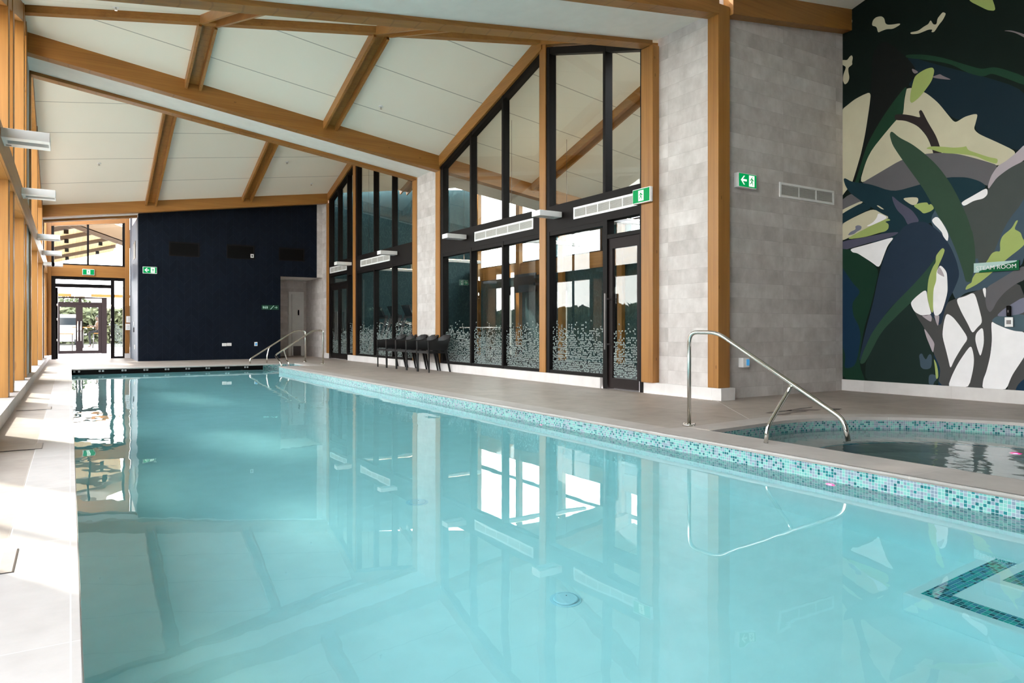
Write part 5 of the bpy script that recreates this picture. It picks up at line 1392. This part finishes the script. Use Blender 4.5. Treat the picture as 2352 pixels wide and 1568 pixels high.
# ================================================================== OUTSIDE
struct(MB().box(-60, -1.16, -60, 90, -.6, -.3).box(-1.16, 90, 25.76, 90, -.6, -.3).box(-1.16, 90, -60, -4.7, -.6, -.3).box(12.61, 90, -4.7, 25.76, -.6, -.3).build('ground', 'ground_paving', fix=False))
hb = MB()
def hillz(x, y): return 3.0+2.2*math.sin(x*.05+y*.03)+1.2*math.sin(y*.11+1)+.25*(x-30)
for i in range(16):
    for j in range(24):
        def q(i, j): x, y = 30+i*3, -20+j*5; return (x, y, max(-.4, hillz(x, y)*min(1, i/3)-.35))
        hb.face([q(i, j), q(i+1, j), q(i+1, j+1), q(i, j+1)], smooth=True)
struct(hb.build('hill', 'hill_grass', fix=False))
rfm = MB(); rfm.hexa([(16, 6, 3.2), (23, 6, 6.4), (23, 28.5, 6.4), (16, 28.5, 3.2), (16, 6, 3.3), (23, 6, 6.5), (23, 28.5, 6.5), (16, 28.5, 3.3)])
b_ = thing('outbuilding', 'low building with a pinkish ribbed metal roof outside the gym', 'building', (19, 14.5, -.3))
rfm.build('metal_roof', 'metal_roof', b_); MB().box(16.4, 22.9, 6.4, 28.1, -.3, 3.35).build('wall', 'render_pale', b_)
def tree(label, x, y, h, r, n=260, z0=-.3):
    t = thing('tree', label, 'tree', (x, y, z0), 'trees outside')
    MB().tube([(x, y, z0), (x+.1, y, z0+h*.3), (x, y+.1, z0+h*.75)], [.16*h/5, .11*h/5, .04*h/5], 8).build('trunk', 'bark_far', t)
    m = MB()
    rr = random.Random(int(x*10+y))
    for k in range(n*3):
        a, b2, d_ = rr.uniform(0, 2*PI), rr.uniform(-1, 1), rr.random()**.4
        s = math.sqrt(1-b2*b2)
        c = Vector((x+r*d_*s*math.cos(a), y+r*d_*s*math.sin(a), z0+h*.66+h*.34*d_*b2))
        u = Vector((rr.uniform(-1, 1), rr.uniform(-1, 1), rr.uniform(-1, 1))).normalized()*r*.11; v = u.orthogonal().normalized()*r*.06
        m.face([c-u, c-v, c+u, c+v])
    m.build('crown', 'leaf_far', t, fix=False)
tree('broad tree seen through the left leaf of the outer doors', 0.2, 70.5, 4.2, 1.9)
tree('tree beyond the right leaf of the outer doors', 4.9, 60, 3.4, 1.6)
tree('small tree outside the high gym windows', 27, 38, 6.4, 1.5, 160, -.3)
tree('second tree on the hill outside the gym windows', 31.5, 36, 6.4, 1.5, 160, -.3)
tree('tree outside the left windows, only seen mirrored', -14, 20, 6, 3)
hg = MB(); rr = random.Random(9)  # added hedge, out of direct view: hides bright low sky from the glazing reflections
for k in range(9000):
    c = Vector((-7.5+rr.uniform(-.5, .5), rr.uniform(-4, 48), -.3+2.25*rr.random()))
    u = Vector((rr.uniform(-1, 1), rr.uniform(-1, 1), rr.uniform(-1, 1))).normalized()*.3; v = u.orthogonal().normalized()*.17
    hg.face([c-u, c-v, c+u, c+v])
tag(hg.build('hedge', 'hedge_bank', fix=False), 'tall hedge added outside the left windows to block the low sky mirrored in the glass', 'hedge')
# hedge bank beyond the terrace
hg = MB(); rr = random.Random(5)
for k in range(5200):
    c = Vector((rr.uniform(-6, 14), 68+rr.uniform(-.8, .8), -.3+2.9*rr.random()))
    u = Vector((rr.uniform(-1, 1), rr.uniform(-1, 1), rr.uniform(-1, 1))).normalized()*.3; v = u.orthogonal().normalized()*.16
    hg.face([c-u, c-v, c+u, c+v])
tag(hg.build('hedge', 'hedge_bank', fix=False), 'low hedge far beyond the outer double doors', 'hedge')
v_ = thing('van', 'white van seen from behind beyond the left leaf of the outer doors', 'van', (-.35, 65, -.3))
MB().prism([(-1.3, .0), (.6, .0), (.6, 1.5), (.5, 2.05), (-1.2, 2.05), (-1.3, 1.5)], lambda x, z: (x, 62.5, z), lambda x, z: (x, 65, z)).build('body', 'van_white', v_, bevel=.05)
MB().box(-1.1, .4, 62.47, 62.5, 1.25, 1.8).build('window', 'glass_dark', v_)
for x in (-1.1, .4): MB().tube([(x-.1, 62.8, .05), (x+.1, 62.8, .05)], .33, 20).build('wheel', 'rubber', v_)
# terrace table, stool and seated person
TZ = -.02
struct(MB().box(-3, 6, 31.6, 42.5, -.3, TZ).build('floor', 'ground_paving'))
struct(MB().box(-20, 30, 42.5, 85, -.3, -.24).build('ground', 'dark_ground'))
def stool(label, x, y):
    t = thing('bar_stool', label, 'stool', (x, y, TZ), 'stools on the terrace')
    MB().box(x-.2, x+.22, y-.2, y+.2, .70, .74).build('seat', 'wood_x', t, bevel=.01)
    MB().bar((x+.22, y-.18, .98), (x+.22, y+.18, .98), .03, .14).build('backrest', 'wood_x', t)
    for sx in (-1, 1):
        for sy in (-1, 1): MB().tube([(x+sx*.24, y+sy*.2, TZ), (x+sx*.19, y+sy*.16, .70 if sx < 0 else 1.0)], .018, 8).build('leg', 'dark_metal', t)
    MB().box(x-.22, x+.22, y-.2, y-.18, .25, .28).build('footrest', 'dark_metal', t)
stool('tall stool under the person in a tan shirt outside the doors', 1.22, 41.2)
t = thing('bar_table', 'high table in front of the person on the terrace', 'table', (.55, 41.2, TZ))
MB().box(.1, 1.0, 40.8, 41.6, 1.0, 1.04).build('tabletop', 'wood_x', t); MB().tube([(.55, 41.2, TZ), (.55, 41.2, 1.0)], .04, 10).build('leg', 'dark_metal', t); MB().cyl((.55, 41.2), .28, TZ, TZ+.02, 20).build('foot', 'dark_metal', t)
t = thing('cafe_table', 'low timber table with dark legs beyond the left leaf of the outer doors', 'table', (-.35, 36.5, TZ))
MB().box(-.75, .15, 36.1, 36.9, .70, .74).build('tabletop', 'wood_x', t)
for x in (-.7, .1):
    for y in (36.15, 36.85): MB().box(x-.02, x+.02, y-.02, y+.02, TZ, .70).build('leg', 'dark_metal', t)

def skin_figure(name, parent, joints, edges, mat):
    me = bpy.data.meshes.new(name); o0 = ORG[parent.name]
    me.from_pydata([tuple(Vector(j[:3])-o0) for j in joints], edges, [])
    me.materials.append(MAT[mat])
    o = bpy.data.objects.new(name, me); COL.objects.link(o); o.parent = parent
    sk = o.modifiers.new('skin', 'SKIN'); sk.use_smooth_shade = True
    for i, j in enumerate(joints): me.skin_vertices[0].data[i].radius = (j[3], j[3]*(.8 if len(j) < 5 else j[4]))
    me.skin_vertices[0].data[0].use_root = True
    s = o.modifiers.new('sub', 'SUBSURF'); s.levels = 1; s.render_levels = 2
    return o
px_, py_ = 1.22, 41.2
t = thing('person', 'person in a tan shirt and dark trousers sitting on the tall stool outside', 'person', (px_, py_, TZ))
J = [(px_, py_, .80, .14), (px_-.02, py_, .98, .125), (px_-.03, py_, 1.16, .145), (px_-.02, py_, 1.28, .11), (px_-.03, py_, 1.34, .05), (px_-.06, py_, 1.42, .075), (px_-.07, py_, 1.50, .085), (px_-.06, py_, 1.57, .06)]
E_l = [(0, 1), (1, 2), (2, 3), (3, 4), (4, 5), (5, 6), (6, 7)]
for s in (-1, 1):
    b0 = len(J)
    J += [(px_-.03, py_+s*.17, 1.27, .055), (px_-.12, py_+s*.21, 1.04, .042), (px_-.36, py_+s*.16, 1.10, .034), (px_-.40, py_+s*.15, 1.105, .028)]
    E_l += [(3, b0), (b0, b0+1), (b0+1, b0+2), (b0+2, b0+3)]
    b1 = len(J)
    for q in range(5):
        J += [(px_-.44, py_+s*(.13+q*.012), 1.10, .010), (px_-.48+.006*abs(q-2), py_+s*(.125+q*.014), 1.085, .008)]
        E_l += [(b0+3, b1+q*2), (b1+q*2, b1+q*2+1)]
    b2 = len(J)
    J += [(px_-.08, py_+s*.10, .80, .095), (px_-.40, py_+s*.13, .78, .07), (px_-.36, py_+s*.13, .40, .05), (px_-.33, py_+s*.13, .10, .035), (px_-.45, py_+s*.14, .06, .035)]
    E_l += [(0, b2), (b2, b2+1), (b2+1, b2+2), (b2+2, b2+3), (b2+3, b2+4)]
skin_figure('body', t, J, E_l, 'skin')
SJ = [(px_, py_, .86, .155), (px_-.02, py_, 1.0, .140), (px_-.03, py_, 1.16, .16), (px_-.02, py_, 1.27, .125)]; SE = [(0, 1), (1, 2), (2, 3)]
for s in (-1, 1):
    b0 = len(SJ); SJ += [(px_-.03, py_+s*.17, 1.27, .068), (px_-.10, py_+s*.205, 1.10, .058)]; SE += [(3, b0), (b0, b0+1)]
skin_figure('shirt', t, SJ, SE, 'shirt_tan')
TJ = [(px_, py_, .80, .15)]; TE = []
for s in (-1, 1):
    b0 = len(TJ); TJ += [(px_-.08, py_+s*.10, .80, .105), (px_-.40, py_+s*.13, .78, .08), (px_-.36, py_+s*.13, .42, .06), (px_-.34, py_+s*.13, .14, .055)]; TE += [(0, b0), (b0, b0+1), (b0+1, b0+2), (b0+2, b0+3)]
skin_figure('trousers', t, TJ, TE, 'trousers_dark')
skin_figure('hair', t, [(px_-.035, py_, 1.50, .088), (px_-.045, py_, 1.57, .085), (px_-.07, py_, 1.61, .06)], [(0, 1), (1, 2)], 'hair')
# covered terrace roof seen through the high window
cn = thing('canopy', 'timber-lined canopy roof outside the high window over the far doors', 'canopy', (0, 34, 3))
cz_ = lambda x, y: 4.42+.28*x
MB().prism([(-3.2, 26.3), (.15, 26.3), (1.9, 32.5), (1.9, 42), (-3.2, 42)], lambda x, y: (x, y, cz_(x, y)), lambda x, y: (x, y, cz_(x, y)+.15)).build('boarded_soffit', 'canopy_boards', cn)
for y, xe in ((28, .5), (31, 1.4), (34.5, 1.85), (38.5, 1.85)):
    MB().bar((-3.2, y, cz_(-3.2, y)-.07), (xe, y, cz_(xe, y)-.07), .16, .15).build('purlin', 'terrace_wood', cn)
    for x in (-1.3, -.1, 1.1):
        if x < xe: MB().box(x-.07, x+.07, y-.12, y+.0, cz_(x, y)-.29, cz_(x, y)-.15).build('downlight', 'black', cn)
t = thing('fascia_beam', 'pale raking beam with dark lower edge crossing outside the high window', 'beam', (.5, 27.4, 4.2))
MB().bar((-1.1, 27.4, 5.03), (1.95, 27.4, 3.98), .12, .46).build('board', 'fascia_pale', t)
MB().bar((-1.1, 27.42, 4.74), (1.95, 27.42, 3.69), .16, .15).build('dark_edge', 'terrace_wood', t)
for x, y, l in ((1.62, 27.5, 'timber post carrying the canopy, right'), (-2.2, 38, 'timber post carrying the canopy, left')):
    tag(MB().box(x-.09, x+.09, y-.09, y+.09, 0 if y < 31 else TZ, 3.75).build('timber_post', 'terrace_wood'), l, 'post')
